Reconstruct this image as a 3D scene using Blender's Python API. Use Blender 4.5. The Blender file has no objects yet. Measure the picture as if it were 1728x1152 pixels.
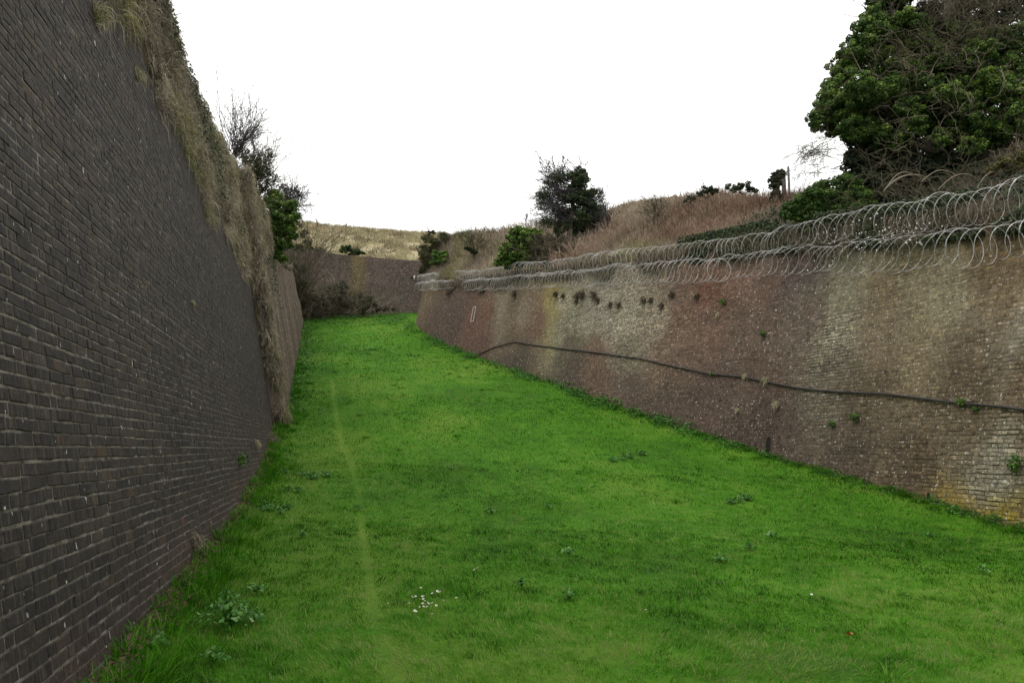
import bpy, math, random
import numpy as np
from mathutils import Vector
RNG = np.random.default_rng(11)
scene = bpy.context.scene
COL = scene.collection
# ------------------------------------------------------------------ camera frame helpers (camera sits at the origin, eye height)
F = 1344.0
PITCH = math.atan(179 / 1344.0)
CP, SP = math.cos(PITCH), math.sin(PITCH)
def ray(px, py):
    x = (px - 864) / F; u = (576 - py) / F
    return np.array([x, CP - u * SP, u * CP + SP])
def at(px, py, Y):
    r = ray(px, py); return r * (Y / r[1])
def proj(p):
    p = np.asarray(p, float)
    zc = p[..., 1] * CP + p[..., 2] * SP; u = p[..., 2] * CP - p[..., 1] * SP
    return np.stack([864 + F * p[..., 0] / zc, 576 - F * u / zc], -1)
def pm(Y): return Y / F            # metres per photo pixel at distance Y
def ip(x, xs, ys): return np.interp(x, xs, ys)
def srgb(r, g, b, k=1.0):
    def f(c):
        c = c / 255.0
        return (c / 12.92 if c <= .04045 else ((c + .055) / 1.055) ** 2.4) * k
    return np.array([f(r), f(g), f(b)])
# ------------------------------------------------------------------ noise
_tab = np.random.default_rng(5).random((256, 256))
def vnoise(x, y):
    x = np.asarray(x, float); y = np.asarray(y, float)
    xi = np.floor(x).astype(int); yi = np.floor(y).astype(int)
    fx = x - xi; fy = y - yi
    fx = fx * fx * (3 - 2 * fx); fy = fy * fy * (3 - 2 * fy)
    a = _tab[xi % 256, yi % 256]; b = _tab[(xi + 1) % 256, yi % 256]
    c = _tab[xi % 256, (yi + 1) % 256]; d = _tab[(xi + 1) % 256, (yi + 1) % 256]
    return a * (1 - fx) * (1 - fy) + b * fx * (1 - fy) + c * (1 - fx) * fy + d * fx * fy
def fbm(x, y, o=4):
    s = 0; a = .5; t = 0
    for i in range(o):
        s = s + a * vnoise(np.asarray(x) * 2 ** i + 17.3 * i, np.asarray(y) * 2 ** i + 9.1 * i); t += a; a *= .5
    return s / t
# ------------------------------------------------------------------ objects
def tag(o, label=None, cat=None, group=None, kind=None):
    if label: o['label'] = label
    if cat: o['category'] = cat
    if group: o['group'] = group
    if kind: o['kind'] = kind
    return o
def empty(name, loc):
    o = bpy.data.objects.new(name, None); COL.objects.link(o); o.location = loc; o.empty_display_size = .2
    return o
def mesh_np(name, V, faces, mats, parent=None, attrs=None, smooth=False, midx=None, origin=None):
    """V (n,3); faces: list of (m,k) int arrays; attrs {name: (n,) or (n,3)}"""
    V = np.ascontiguousarray(V, dtype=np.float32)
    if origin is None:
        org = np.array([0, 0, 0], np.float32) if parent is None else np.array(parent.location, np.float32)
    else: org = np.asarray(origin, np.float32)
    faces = [np.asarray(f, np.int32) for f in faces if len(f)]
    tot = np.concatenate([np.full(len(f), f.shape[1], np.int32) for f in faces])
    loops = np.concatenate([f.ravel() for f in faces])
    start = np.r_[0, np.cumsum(tot)[:-1]].astype(np.int32)
    me = bpy.data.meshes.new(name)
    me.vertices.add(len(V)); me.loops.add(len(loops)); me.polygons.add(len(tot))
    me.vertices.foreach_set('co', (V - org).ravel())
    me.loops.foreach_set('vertex_index', loops)
    me.polygons.foreach_set('loop_start', start)
    if midx is not None: me.polygons.foreach_set('material_index', np.asarray(midx, np.int32))
    me.polygons.foreach_set('use_smooth', np.full(len(tot), bool(smooth)))
    me.update(calc_edges=True)
    for k, a in (attrs or {}).items():
        a = np.asarray(a, np.float32)
        if a.ndim == 1:
            me.attributes.new(k, 'FLOAT', 'POINT').data.foreach_set('value', a)
        else:
            me.attributes.new(k, 'FLOAT_VECTOR', 'POINT').data.foreach_set('vector', a.ravel())
    for m in (mats if isinstance(mats, (list, tuple)) else [mats]): me.materials.append(m)
    o = bpy.data.objects.new(name, me); COL.objects.link(o)
    if parent is not None: o.parent = parent
    elif origin is not None: o.location = [float(v) for v in org]
    return o
class Acc:
    """accumulates geometry for one mesh"""
    def __init__(s): s.V = []; s.Fs = {}; s.A = {}; s.n = 0
    def add(s, V, faces, **attrs):
        V = np.asarray(V, float)
        for f in faces:
            f = np.asarray(f, int)
            if len(f): s.Fs.setdefault(f.shape[1], []).append(f + s.n)
        s.V.append(V); s.n += len(V)
        for k, a in attrs.items():
            a = np.asarray(a, float)
            if a.ndim == 0: a = np.full(len(V), float(a))
            s.A.setdefault(k, []).append(a)
    def build(s, name, mat, parent=None, smooth=False, origin=None):
        return mesh_np(name, np.concatenate(s.V), [np.concatenate(v) for v in s.Fs.values()], mat, parent,
                       {k: np.concatenate(v) for k, v in s.A.items()}, smooth, None, origin)
def grid_faces(nu, nv):
    i = np.arange(nu - 1)[:, None] * nv + np.arange(nv - 1)[None, :]
    i = i.ravel()
    return np.stack([i, i + nv, i + nv + 1, i + 1], 1)
def tube(pts, rad, k=6, closed_ends=True):
    pts = np.asarray(pts, float); n = len(pts)
    rad = np.broadcast_to(np.asarray(rad, float), (n,))
    t = np.gradient(pts, axis=0); t /= np.linalg.norm(t, axis=1)[:, None] + 1e-9
    ref = np.array([0, 0, 1.]) if abs(t[:, 2]).mean() < .8 else np.array([1., 0, 0])
    a = np.cross(t, ref); a /= np.linalg.norm(a, axis=1)[:, None] + 1e-9
    b = np.cross(t, a)
    th = np.arange(k) * 2 * math.pi / k
    V = pts[:, None, :] + rad[:, None, None] * (a[:, None, :] * np.cos(th)[None, :, None] + b[:, None, :] * np.sin(th)[None, :, None])
    i = (np.arange(n - 1)[:, None] * k + np.arange(k)[None, :]).ravel()
    j = (np.arange(n - 1)[:, None] * k + (np.arange(k)[None, :] + 1) % k).ravel()
    fs = [np.stack([i, j, j + k, i + k], 1)]
    if closed_ends:
        fs.append(np.array([list(range(k))[::-1], [(n - 1) * k + q for q in range(k)]]))
    return V.reshape(-1, 3), fs
# ------------------------------------------------------------------ materials
class NT:
    def __init__(s, name, rough=.85, spec=.3):
        s.m = bpy.data.materials.new(name); s.m.use_nodes = True
        s.t = s.m.node_tree; s.b = s.t.nodes['Principled BSDF']
        s.b.inputs['Roughness'].default_value = rough
        s.b.inputs['Specular IOR Level'].default_value = spec
    def n(s, typ, **kw):
        x = s.t.nodes.new(typ)
        for k, v in kw.items():
            if k.startswith('_'): setattr(x, k[1:], v)
            else: x.inputs[k.replace('_', ' ')].default_value = v
        return x
    def l(s, a, b): s.t.links.new(a, b)
    def attr(s, name, out='Fac'):
        x = s.n('ShaderNodeAttribute'); x.attribute_name = name; return x.outputs[out]
    def noise(s, vec, scale, detail=4, rough=.6, vs=None):
        if vs is not None:
            m = s.n('ShaderNodeVectorMath', _operation='MULTIPLY'); s.l(vec, m.inputs[0]); m.inputs[1].default_value = vs; vec = m.outputs[0]
        x = s.n('ShaderNodeTexNoise', Scale=scale, Detail=detail, Roughness=rough); s.l(vec, x.inputs['Vector']); return x.outputs['Fac']
    def ramp(s, fac, stops):
        x = s.n('ShaderNodeValToRGB'); e = x.color_ramp.elements
        while len(e) < len(stops): e.new(.5)
        for q, (p, c) in zip(e, stops):
            q.position = p; q.color = tuple(c) + (1,) if not isinstance(c, (int, float)) else (c, c, c, 1)
        s.l(fac, x.inputs[0]); return x.outputs[0]
    def mix(s, fac, a, b, mode='MIX'):
        x = s.n('ShaderNodeMix', _data_type='RGBA', _blend_type=mode)
        for v, i in ((fac, 0), (a, 6), (b, 7)):
            if hasattr(v, 'links'): s.l(v, x.inputs[i])
            elif isinstance(v, (int, float)): x.inputs[i].default_value = v if i == 0 else (v, v, v, 1)
            else: x.inputs[i].default_value = tuple(v) + (1,)
        return x.outputs[2]
    def math(s, op, a, b=None):
        x = s.n('ShaderNodeMath', _operation=op)
        for v, i in ((a, 0), (b, 1)):
            if v is None: continue
            if hasattr(v, 'links'): s.l(v, x.inputs[i])
            else: x.inputs[i].default_value = v
        return x.outputs[0]
    def color(s, c):
        if hasattr(c, 'links'): s.l(c, s.b.inputs['Base Color'])
        else: s.b.inputs['Base Color'].default_value = tuple(c) + (1,)
    def bump(s, h, strength=.4, dist=.01):
        x = s.n('ShaderNodeBump', Strength=strength, Distance=dist); s.l(h, x.inputs['Height']); s.l(x.outputs[0], s.b.inputs['Normal'])
def foliage_mat(name, stops, rough=.45, spec=.3, trans=.25):
    m = NT(name, rough, spec)
    c = m.ramp(m.attr('tint'), stops); m.color(c)
    if trans:
        tr = m.n('ShaderNodeBsdfTranslucent'); m.l(c, tr.inputs['Color'])
        mx = m.n('ShaderNodeMixShader'); mx.inputs[0].default_value = trans
        m.l(m.b.outputs[0], mx.inputs[1]); m.l(tr.outputs[0], mx.inputs[2])
        m.l(mx.outputs[0], m.t.nodes['Material Output'].inputs['Surface'])
    return m.m
# dark old brick of the left wall: per-brick tint, vertical drip marks, white lichen specks
def dark_brick():
    m = NT('dark_brick', .8, .25)
    v = m.attr('buv', 'Vector'); t = m.attr('tint')
    c = m.ramp(t, [(0, (.020, .018, .0185)), (.35, (.030, .027, .0265)), (.65, (.043, .036, .032)), (.85, (.056, .045, .034)), (.95, (.062, .036, .028)), (1, (.085, .047, .036))])
    low = m.attr('low')
    c = m.mix(m.math('MULTIPLY', low, .5), c, (.085, .058, .046)); c = m.mix(1, c, (.84, .785, .745), 'MULTIPLY')
    n1 = m.noise(v, 40, 7, .75); c = m.mix(.85, c, m.ramp(n1, [(.3, .35), (.5, .95), (.7, 1.9)]), 'MULTIPLY')
    n2 = m.noise(v, 1, 5, .7, (75, 7, 1)); c = m.mix(.6, c, m.ramp(n2, [(.3, .5), (.5, .95), (.7, 1.8)]), 'MULTIPLY')
    n4 = m.noise(v, 6, 4, .6); c = m.mix(.5, c, m.ramp(n4, [(.3, (.6, .6, .65)), (.7, (1.5, 1.4, 1.25))]), 'MULTIPLY')
    pat = m.noise(v, 1.1, 5, .6); c = m.mix(.6, c, m.ramp(pat, [(.3, (.62, .62, .66)), (.5, (.98, .96, .95)), (.72, (1.6, 1.48, 1.3))]), 'MULTIPLY')
    dr = m.noise(v, 1, 5, .6, (38, 2.2, 1)); dr = m.ramp(dr, [(.54, 0), (.72, .6)])
    c = m.mix(dr, c, (.12, .10, .082))
    sp = m.noise(v, 1, 2, .5, (24, 9, 1)); sp2 = m.noise(v, .9, 3, .6)
    k = m.math('MULTIPLY', m.ramp(sp, [(.705, 0), (.73, 1)]), m.ramp(sp2, [(.42, 0), (.6, 1)]))
    c = m.mix(k, c, (.62, .62, .60))
    m.color(c); m.bump(m.noise(v, 90, 6, .7), .55, .012)
    return m.m
def dark_mortar():
    m = NT('dark_wall_mortar', .95, .1)
    v = m.attr('buv', 'Vector'); low = m.attr('low')
    c = m.ramp(m.noise(v, 9, 6, .7), [(.30, (.014, .012, .011)), (.44, (.09, .080, .067)), (.6, (.185, .168, .142)), (.8, (.32, .30, .27))])
    c = m.mix(.5, c, m.ramp(m.noise(v, 1.3, 3), [(.3, .45), (.7, 1.5)]), 'MULTIPLY')
    m.color(c); m.bump(m.noise(v, 120, 5), .6, .01)
    return m.m
# right wall: regional colour comes per brick in 'base'
def right_brick():
    m = NT('weathered_brick', .88, .18)
    v = m.attr('buv', 'Vector'); t = m.attr('tint'); b = m.attr('base', 'Vector')
    c = m.mix(1.0, b, m.ramp(t, [(0, (.80, .78, .78)), (.5, (1, 1, 1)), (.9, (1.13, 1.12, 1.1)), (1, (1.45, 1.43, 1.4))]), 'MULTIPLY')
    n1 = m.noise(v, 34, 7, .8); c = m.mix(.9, c, m.ramp(n1, [(.30, .22), (.5, .95), (.68, 1.9)]), 'MULTIPLY')
    n2 = m.noise(v, 9, 5, .7); c = m.mix(.85, c, m.ramp(n2, [(.32, .42), (.5, .95), (.68, 1.8)]), 'MULTIPLY')
    ck = m.math('MULTIPLY', m.ramp(m.noise(v, 1, 4, .65, (9, .6, 1)), [(.56, 0), (.68, .6)]), m.ramp(m.noise(v, 1.6, 5, .7), [(.42, .1), (.62, 1)])); c = m.mix(ck, c, (.30, .285, .25))
    n3 = m.noise(v, 1, 5, .65, (3.2, .55, 1)); c = m.mix(.55, c, m.ramp(n3, [(.3, .55), (.5, 1.0), (.7, 1.5)]), 'MULTIPLY')
    sp = m.noise(v, 15, 2, .5); k = m.ramp(sp, [(.65, 0), (.69, .85)]); k = m.math('MULTIPLY', k, m.ramp(m.noise(v, 1.2, 4, .6), [(.36, .1), (.6, 1)]))
    c = m.mix(k, c, (.55, .53, .49))
    m.color(c); m.bump(m.noise(v, 30, 6, .7), .7, .03)
    return m.m
def right_mortar():
    m = NT('weathered_mortar', .95, .1)
    v = m.attr('buv', 'Vector'); b = m.attr('base', 'Vector')
    c = m.mix(m.attr('joint'), m.mix(.15, b, (.20, .18, .15)), (.02, .017, .014))
    c = m.mix(.7, c, m.ramp(m.noise(v, 12, 5, .7), [(.28, .45), (.72, 1.6)]), 'MULTIPLY')
    m.color(c); m.bump(m.noise(v, 60, 5), .6, .01)
    return m.m
def tinted(name, stops, rough=.9, scale=None, spec=.15):
    m = NT(name, rough, spec); c = m.ramp(m.attr('tint'), stops)
    if scale:
        tc = m.n('ShaderNodeTexCoord').outputs['Object']
        n = m.noise(tc, scale, 6, .7); c = m.mix(.6, c, m.ramp(n, [(.25, .4), (.75, 1.6)]), 'MULTIPLY'); m.bump(n, .7, .05)
    m.color(c); return m.m
def noisy(name, c0, c1, scale, rough=.8, spec=.2, bump=.3, metal=0):
    m = NT(name, rough, spec); tc = m.n('ShaderNodeTexCoord').outputs['Object']
    n = m.noise(tc, scale, 6, .65); m.color(m.ramp(n, [(.3, c0), (.7, c1)])); m.bump(n, bump, .01)
    m.b.inputs['Metallic'].default_value = metal
    return m.m
M = {}
M['dbrick'] = dark_brick(); M['dmortar'] = dark_mortar(); M['rbrick'] = right_brick(); M['rmortar'] = right_mortar()
GK = 1.0
M['grass'] = foliage_mat('lawn_blades', [(0, (.008, .034, .002)), (.35, (.034, .145, .003)), (.6, (.066, .235, .006)), (.8, (.175, .27, .05)), (1, (.33, .32, .15))], .7, .08, .3)
M['soil'] = tinted('lawn_soil', [(0, (.018, .06, .003)), (.5, (.045, .14, .004)), (1, (.11, .19, .02))], .95, 14)
M['dry'] = foliage_mat('dry_grass', [(0, (.035, .029, .021)), (.25, (.085, .07, .05)), (.5, (.20, .168, .122)), (.75, (.36, .31, .235)), (.9, (.50, .44, .34)), (.93, (.36, .33, .2)), (1, (.13, .145, .03))], .8, .1, .25)
M['hay'] = foliage_mat('hill_grass', [(0, (.12, .10, .058)), (.4, (.28, .245, .15)), (.7, (.40, .355, .23)), (1, (.22, .24, .09))], .8, .1, .2)
M['bramble'] = foliage_mat('dead_bramble', [(0, (.05, .034, .027)), (.4, (.16, .10, .073)), (.75, (.30, .205, .15)), (1, (.42, .32, .24))], .85, .1, .15)
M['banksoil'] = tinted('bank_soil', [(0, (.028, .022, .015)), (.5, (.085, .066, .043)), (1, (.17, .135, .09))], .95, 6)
M['ivy'] = foliage_mat('ivy_leaf', [(0, (.010, .024, .006)), (.4, (.030, .066, .011)), (.7, (.085, .15, .022)), (.92, (.20, .285, .045)), (1, (.29, .35, .08))], .5, .22, .25)
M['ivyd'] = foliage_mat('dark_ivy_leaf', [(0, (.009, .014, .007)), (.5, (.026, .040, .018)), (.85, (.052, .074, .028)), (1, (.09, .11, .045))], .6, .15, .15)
M['lime'] = foliage_mat('bright_leaf', [(0, (.015, .04, .007)), (.5, (.05, .12, .014)), (.85, (.12, .22, .03)), (1, (.22, .28, .06))], .5, .3, .3)
M['olive'] = foliage_mat('olive_leaf', [(0, (.03, .03, .012)), (.5, (.075, .075, .026)), (.85, (.14, .13, .045)), (1, (.22, .16, .07))], .6, .2, .25)
M['weed'] = foliage_mat('weed_leaf', [(0, (.02, .065, .010)), (.5, (.05, .15, .022)), (.85, (.10, .25, .05)), (1, (.20, .36, .13))], .6, .15, .25)
M['petal'] = foliage_mat('flower_petal', [(0, (.55, .42, .02)), (.3, (.6, .45, .03)), (.4, (.8, .8, .78)), (1, (.85, .85, .84))], .6, .2, .2)
M['bark'] = noisy('grey_bark', (.05, .042, .034), (.17, .145, .115), 14)
M['twig'] = tinted('twig_bark', [(0, (.022, .019, .013)), (.5, (.068, .060, .038)), (.85, (.15, .13, .09)), (1, (.24, .21, .165))])
M['scrub'] = foliage_mat('grey_scrub', [(0, (.035, .032, .022)), (.5, (.085, .08, .055)), (1, (.17, .16, .11))], .8, .1, .15)
M['gtwig'] = tinted('grey_twig', [(0, (.02, .019, .022)), (.5, (.045, .04, .042)), (1, (.10, .09, .085))])
M['wire'] = noisy('galvanised_wire', (.25, .245, .24), (.52, .505, .49), 3, .5, .45, .1, .3)
M['hose'] = noisy('black_rubber_cable', (.012, .011, .011), (.04, .037, .036), 5, .6, .3, .2)
M['steel'] = noisy('grey_post_metal', (.11, .11, .12), (.20, .20, .21), 6, .6, .4, .1)
M['wood'] = noisy('weathered_wood', (.06, .052, .045), (.15, .135, .115), 10)
M['render'] = noisy('pale_render', (.09, .085, .088), (.17, .165, .17), 9)
M['white'] = noisy('worn_white_paint', (.28, .24, .21), (.62, .58, .54), 30)
M['void'] = noisy('dark_hollow', (.006, .006, .005), (.018, .016, .013), 12)
M['leafdead'] = noisy('fallen_leaf', (.22, .07, .02), (.36, .14, .04), 30)
# ------------------------------------------------------------------ plan of the ditch
# left wall (near): X + .2205 Y + .2 Z = -1.602 ; left wall (far): X + .2 Y + .2 Z = -1.75
LB = [(-8, -1.9), (0, -1.62), (4.88, -1.40), (8.26, -1.18), (11.9, -.98), (16.5, -.50), (19.9, .06), (22.7, .67), (31, 2.77), (39.4, 4.84), (48, 7.1), (53, 8.4), (57, 9.55), (62, 10.1), (80, 10.2)]
RB = [(-8, -2.0), (5, -1.72), (13.2, -1.40), (16.4, -.88), (18.25, -.62), (20.3, -.26), (22.5, .26), (25, .88), (28.2, 1.70), (32.7, 2.84), (38.9, 4.38), (43.8, 5.8), (46.1, 6.62), (48, 7.5), (52, 9.0), (57, 10.05), (62, 10.35), (80, 10.4)]
LBa, RBa = np.array(LB), np.array(RB)
def zl(Y): return np.interp(Y, LBa[:, 0], LBa[:, 1])
def zr(Y): return np.interp(Y, RBa[:, 0], RBa[:, 1])
def xleft(Y, Z): return np.where(np.asarray(Y) < 22.3, -1.602 - .2205 * Y - .2 * Z, -1.75 - .2 * Y - .2 * Z)
_cp = np.array([(12.9, -8), (12.2, -4), (11.2, 2), (9.95, 8), (8.4, 14.1), (7.2, 18.6), (5.5, 22.6), (3.27, 26.6), (.6, 32), (-2.6, 38.4), (-5.0, 43), (-6.88, 46.28)])
def catmull(P, n):
    Q = np.vstack([2 * P[0] - P[1], P, 2 * P[-1] - P[-2]]); out = []
    for i in range(1, len(Q) - 2):
        a, b, c, d = Q[i - 1:i + 3]
        for t in np.arange(n) / n:
            out.append(.5 * (2 * b + (c - a) * t + (2 * a - 5 * b + 4 * c - d) * t * t + (3 * b - a - 3 * c + d) * t ** 3))
    return out
_pts = catmull(_cp, 40)
for th in np.linspace(math.radians(210), math.radians(90), 60): _pts.append(np.array([-3.4 + 4 * math.cos(th), 48.3 + 4 * math.sin(th)]))
for x in np.linspace(-2.8, 30, 60): _pts.append(np.array([x, 52.3]))
_pts = np.array(_pts)
_s = np.r_[0, np.cumsum(np.linalg.norm(np.diff(_pts, axis=0), axis=1))]
RS = np.arange(0, _s[-1], .05)
RC = np.stack([np.interp(RS, _s, _pts[:, 0]), np.interp(RS, _s, _pts[:, 1])], 1)
_k = np.ones(21) / 21
_T = np.gradient(RC, axis=0); _T = np.stack([np.convolve(np.pad(_T[:, i], 10, 'edge'), _k, 'valid') for i in (0, 1)], 1)
_T /= np.linalg.norm(_T, axis=1)[:, None]
RN = np.stack([_T[:, 1], -_T[:, 0]], 1)
S_ARC = float(_s[40 * (len(_cp) - 1)])
def rcurve(s): return np.stack([np.interp(s, RS, RC[:, 0]), np.interp(s, RS, RC[:, 1])], -1)
def rnorm(s): return np.stack([np.interp(s, RS, RN[:, 0]), np.interp(s, RS, RN[:, 1])], -1)
def rpt(s, z, d=0.0):
    """point on the right wall face at run s, height z, d metres out towards the ditch"""
    s = np.asarray(s, float); z = np.asarray(z, float)
    q = rcurve(s) + rnorm(s) * (np.minimum(.2 * z, 3.4) - d)[..., None]
    return np.concatenate([q, np.broadcast_to(z, s.shape)[..., None]], -1)
_gs = np.arange(8, 70, .25); _gz = np.arange(-3, 16, .15)
def r_hit(px, py, d=0.0):
    SS, ZZ = np.meshgrid(_gs, _gz, indexing='ij')
    q = proj(rpt(SS, ZZ, np.full(SS.shape, d))); e = ((q - np.array([px, py])) ** 2).sum(-1)
    if d < -3: e[_gs > S_ARC] = 1e9
    i, j = np.unravel_index(e.argmin(), e.shape); s, z = _gs[i], _gz[j]
    w = .25
    for _ in range(6):
        ss, zz = np.meshgrid(s + np.linspace(-w, w, 9), z + np.linspace(-w, w, 9), indexing='ij')
        q = proj(rpt(ss, zz, np.full(ss.shape, d))); e = ((q - np.array([px, py])) ** 2).sum(-1)
        i, j = np.unravel_index(e.argmin(), e.shape); s, z = ss[i, j], zz[i, j]; w *= .4
    return float(s), float(z)
def r_px(px, py, d=0.0):
    s, z = r_hit(px, py, d); return rpt(np.array(s), np.array(z), np.array(d))
def lpt(Y, z, d=0.0, far=False):
    Y = np.asarray(Y, float); z = np.asarray(z, float)
    X = (-1.75 - .2 * Y - .2 * z) if far else (-1.602 - .2205 * Y - .2 * z)
    q = np.stack([X + 0 * Y, Y + 0 * z, z + 0 * Y], -1)
    n = np.array([1, .2205, .2]) if not far else np.array([1, .2, .2]); n = n / np.linalg.norm(n)
    return q + np.asarray(d)[..., None] * n
def l_px(px, py, far=False):
    r = ray(px, py)
    return r * ((-1.75 if far else -1.602) / (r[0] + (.2 if far else .2205) * r[1] + .2 * r[2]))
# right wall base run -> ground height
def xright(Y):
    Y = np.asarray(Y, float)
    b = S_ARC / .05
    m = RS < S_ARC + 3.2
    zb = zr(RC[m, 1]); q = RC[m] + RN[m] * (.2 * zb)[:, None]
    x = np.interp(Y, q[:, 1], q[:, 0])
    return np.where(Y > 47.8, np.maximum(x, -5.9 + np.clip((Y - 48.6), 0, 40) * 9), x)
def gz(X, Y):
    X = np.asarray(X, float); Y = np.asarray(Y, float)
    a = zl(Y); b = zr(Y); x0 = xleft(Y, a); x1 = np.minimum(xright(Y), 13)
    t = np.clip((X - x0) / (x1 - x0), 0, 1)
    z = a + (b - a) * t
    z = z + .10 * (fbm(X * .35, Y * .35, 3) - .5) + .035 * (fbm(X * 1.7, Y * 1.7, 3) - .5)
    e = np.minimum(X - x0, x1 - X); z = z + .10 * np.exp(-np.clip(e, 0, 9) / .45)
    return z
def g_px(px, py):
    r = ray(px, py); best = None
    Ys = np.linspace(3, 62, 1500); P = r[None] * (Ys / r[1])[:, None]
    d = P[:, 2] - gz(P[:, 0], P[:, 1]); i = np.argmax(d < 0)
    return P[i] if d.min() < 0 else P[-1]
# ------------------------------------------------------------------ lawn ground
ys = np.r_[np.arange(-8, 14, .14), np.arange(14, 34, .22), np.arange(34, 66, .3)]
tt = np.linspace(-.08, 1.08, 90)
YY, TT = np.meshgrid(ys, tt, indexing='ij')
X0 = xleft(YY, zl(YY)); X1 = np.minimum(xright(YY), 14)
XX = X0 + (X1 - X0) * TT
ZZ = gz(XX, YY) - .03
gt = .5 + .9 * (fbm(XX * .5, YY * .25, 4) - .5) + .5 * (fbm(XX * 3, YY * 3, 3) - .5)
# ------------------------------------------------------------------ brick walls
def brick_wall(name, fn, u0, u1, zlo, zhi, mats, extra, course=.075, joint=.011, depth=.012, seed=1, wob=.006, cap=.9, du=.3, dz=.25, hole=None, tintfn=None, jit=.0022, chip=.02, miss=.0, dfn=None):
    """fn(u, z, d) -> points. every brick is a bevelled block standing proud of a mortar sheet; one mesh."""
    rng = np.random.default_rng(seed)
    us, zs, ws = [], [], []
    zmin, zmax = zlo(np.linspace(u0, u1, 200)).min() - .15, zhi(np.linspace(u0, u1, 200)).max()
    nc = int((zmax - zmin) / course)
    for i in range(nc):
        n = int((u1 - u0) / .14) + 8
        L = np.where((np.arange(n) + i) % 2 == 0, .225, .109) + rng.normal(0, .006, n)
        flip = rng.random(n) < .12; L = np.where(flip, .330 - L, L)
        e = u0 - rng.random() * .3 + np.r_[0, np.cumsum(L + joint)]
        c = e[:-1]; m = (c > u0) & (c + L < u1)
        us.append(c[m]); ws.append(L[m]); zs.append(np.full(m.sum(), zmin + i * course))
    U = np.concatenate(us); W = np.concatenate(ws); Z = np.concatenate(zs)
    mid = U + W / 2
    keep = (Z > zlo(mid) - .12) & (Z + course < zhi(mid)) & (rng.random(len(U)) > miss)
    if hole is not None: keep &= ~hole(mid, Z + course / 2)
    U, W, Z, mid = U[keep], W[keep], Z[keep], mid[keep]
    N = len(U)
    H = course - joint
    def wobble(u, z): return wob * 2 * (vnoise(u * .9 + 3, z * 14) - .5) + wob * 1.2 * (vnoise(u * 5, z * 14 + 40) - .5)
    cu = np.stack([U, U + W, U + W, U], 1) + rng.normal(0, jit, (N, 4))
    cz = np.stack([Z, Z, Z + H, Z + H], 1); cz = cz + wobble(cu, np.repeat(Z[:, None], 4, 1)) + rng.normal(0, jit, (N, 4))
    d = depth + rng.normal(0, .27 * depth, N)[:, None] + rng.normal(0, .0013, (N, 4)); d = d if dfn is None else d * dfn(mid, Z)[:, None]; d = np.maximum(d, .0022)
    worn = rng.random(N) < chip; d[worn] *= .35
    ch = np.clip(rng.normal(.0055, .0018, (N, 1)), .002, .012)
    sx = np.array([1, -1, -1, 1]); sz = np.array([1, 1, -1, -1])
    back = fn(cu, cz, np.full_like(d, -.004)); side = fn(cu, cz, d - ch * .8); front = fn(cu + sx * ch, cz + sz * ch, d)
    V = np.concatenate([back, side, front], 1).reshape(-1, 3)
    b = np.arange(N)[:, None] * 12
    q = []
    for k in range(4):
        k2 = (k + 1) % 4
        q.append(b + np.array([k, k2, 4 + k2, 4 + k])); q.append(b + np.array([4 + k, 4 + k2, 8 + k2, 8 + k]))
    q.append(b + np.array([8, 9, 10, 11]))
    Fq = np.concatenate(q)
    tint = rng.random(N) if tintfn is None else tintfn(mid, Z, rng)
    buv = np.stack([np.concatenate([cu, cu, cu + sx * ch], 1), np.concatenate([cz, cz, cz + sz * ch], 1), np.repeat(rng.random((N, 1)) * 7, 12, 1)], -1).reshape(-1, 3)
    # mortar body, with a top, a back and ends
    gu = np.linspace(u0, u1, int((u1 - u0) / du) + 2); nz = int((zmax - zmin) / dz) + 2
    GU, K = np.meshgrid(gu, np.linspace(0, 1, nz), indexing='ij')
    lo = zlo(GU) - .6; hi = zhi(GU); GZ = lo + (hi - lo) * K
    MF = fn(GU, GZ, np.zeros_like(GU))
    MB = fn(GU, GZ, np.full_like(GU, -cap))[:, ::-1]
    MV = np.concatenate([MF, MB], 1); nv = 2 * nz
    f = grid_faces(len(gu), nv)
    jj = np.arange(len(gu) - 1) * nv
    f = np.concatenate([f, np.stack([jj + nv - 1, jj + nv + nv - 1, jj + nv, jj], 1)])
    ends = []
    for base in (0, (len(gu) - 1) * nv):
        for k in range(nz - 1): ends.append([base + k, base + k + 1, base + nv - 2 - k, base + nv - 1 - k])
    f = np.concatenate([f, np.array(ends)])
    buvm = np.concatenate([np.stack([GU, GZ, 0 * GU], -1), np.stack([GU, GZ + 3, 0 * GU], -1)[:, ::-1]], 1).reshape(-1, 3)
    at_ = {'buv': np.concatenate([buv, buvm]), 'tint': np.concatenate([np.repeat(tint, 12), np.full(len(buvm), .5)])}
    for k, g in extra.items():
        a = g(mid, Z + H / 2); a = np.repeat(a, 12, 0)
        at_[k] = np.concatenate([a, g(buvm[:, 0], buvm[:, 1])])
    return mesh_np(name, np.concatenate([V, MV.reshape(-1, 3)]), [np.concatenate([Fq, f + len(V)])], mats, None, at_, False,
                   np.r_[np.zeros(len(Fq), int), np.ones(len(f), int)])
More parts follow.
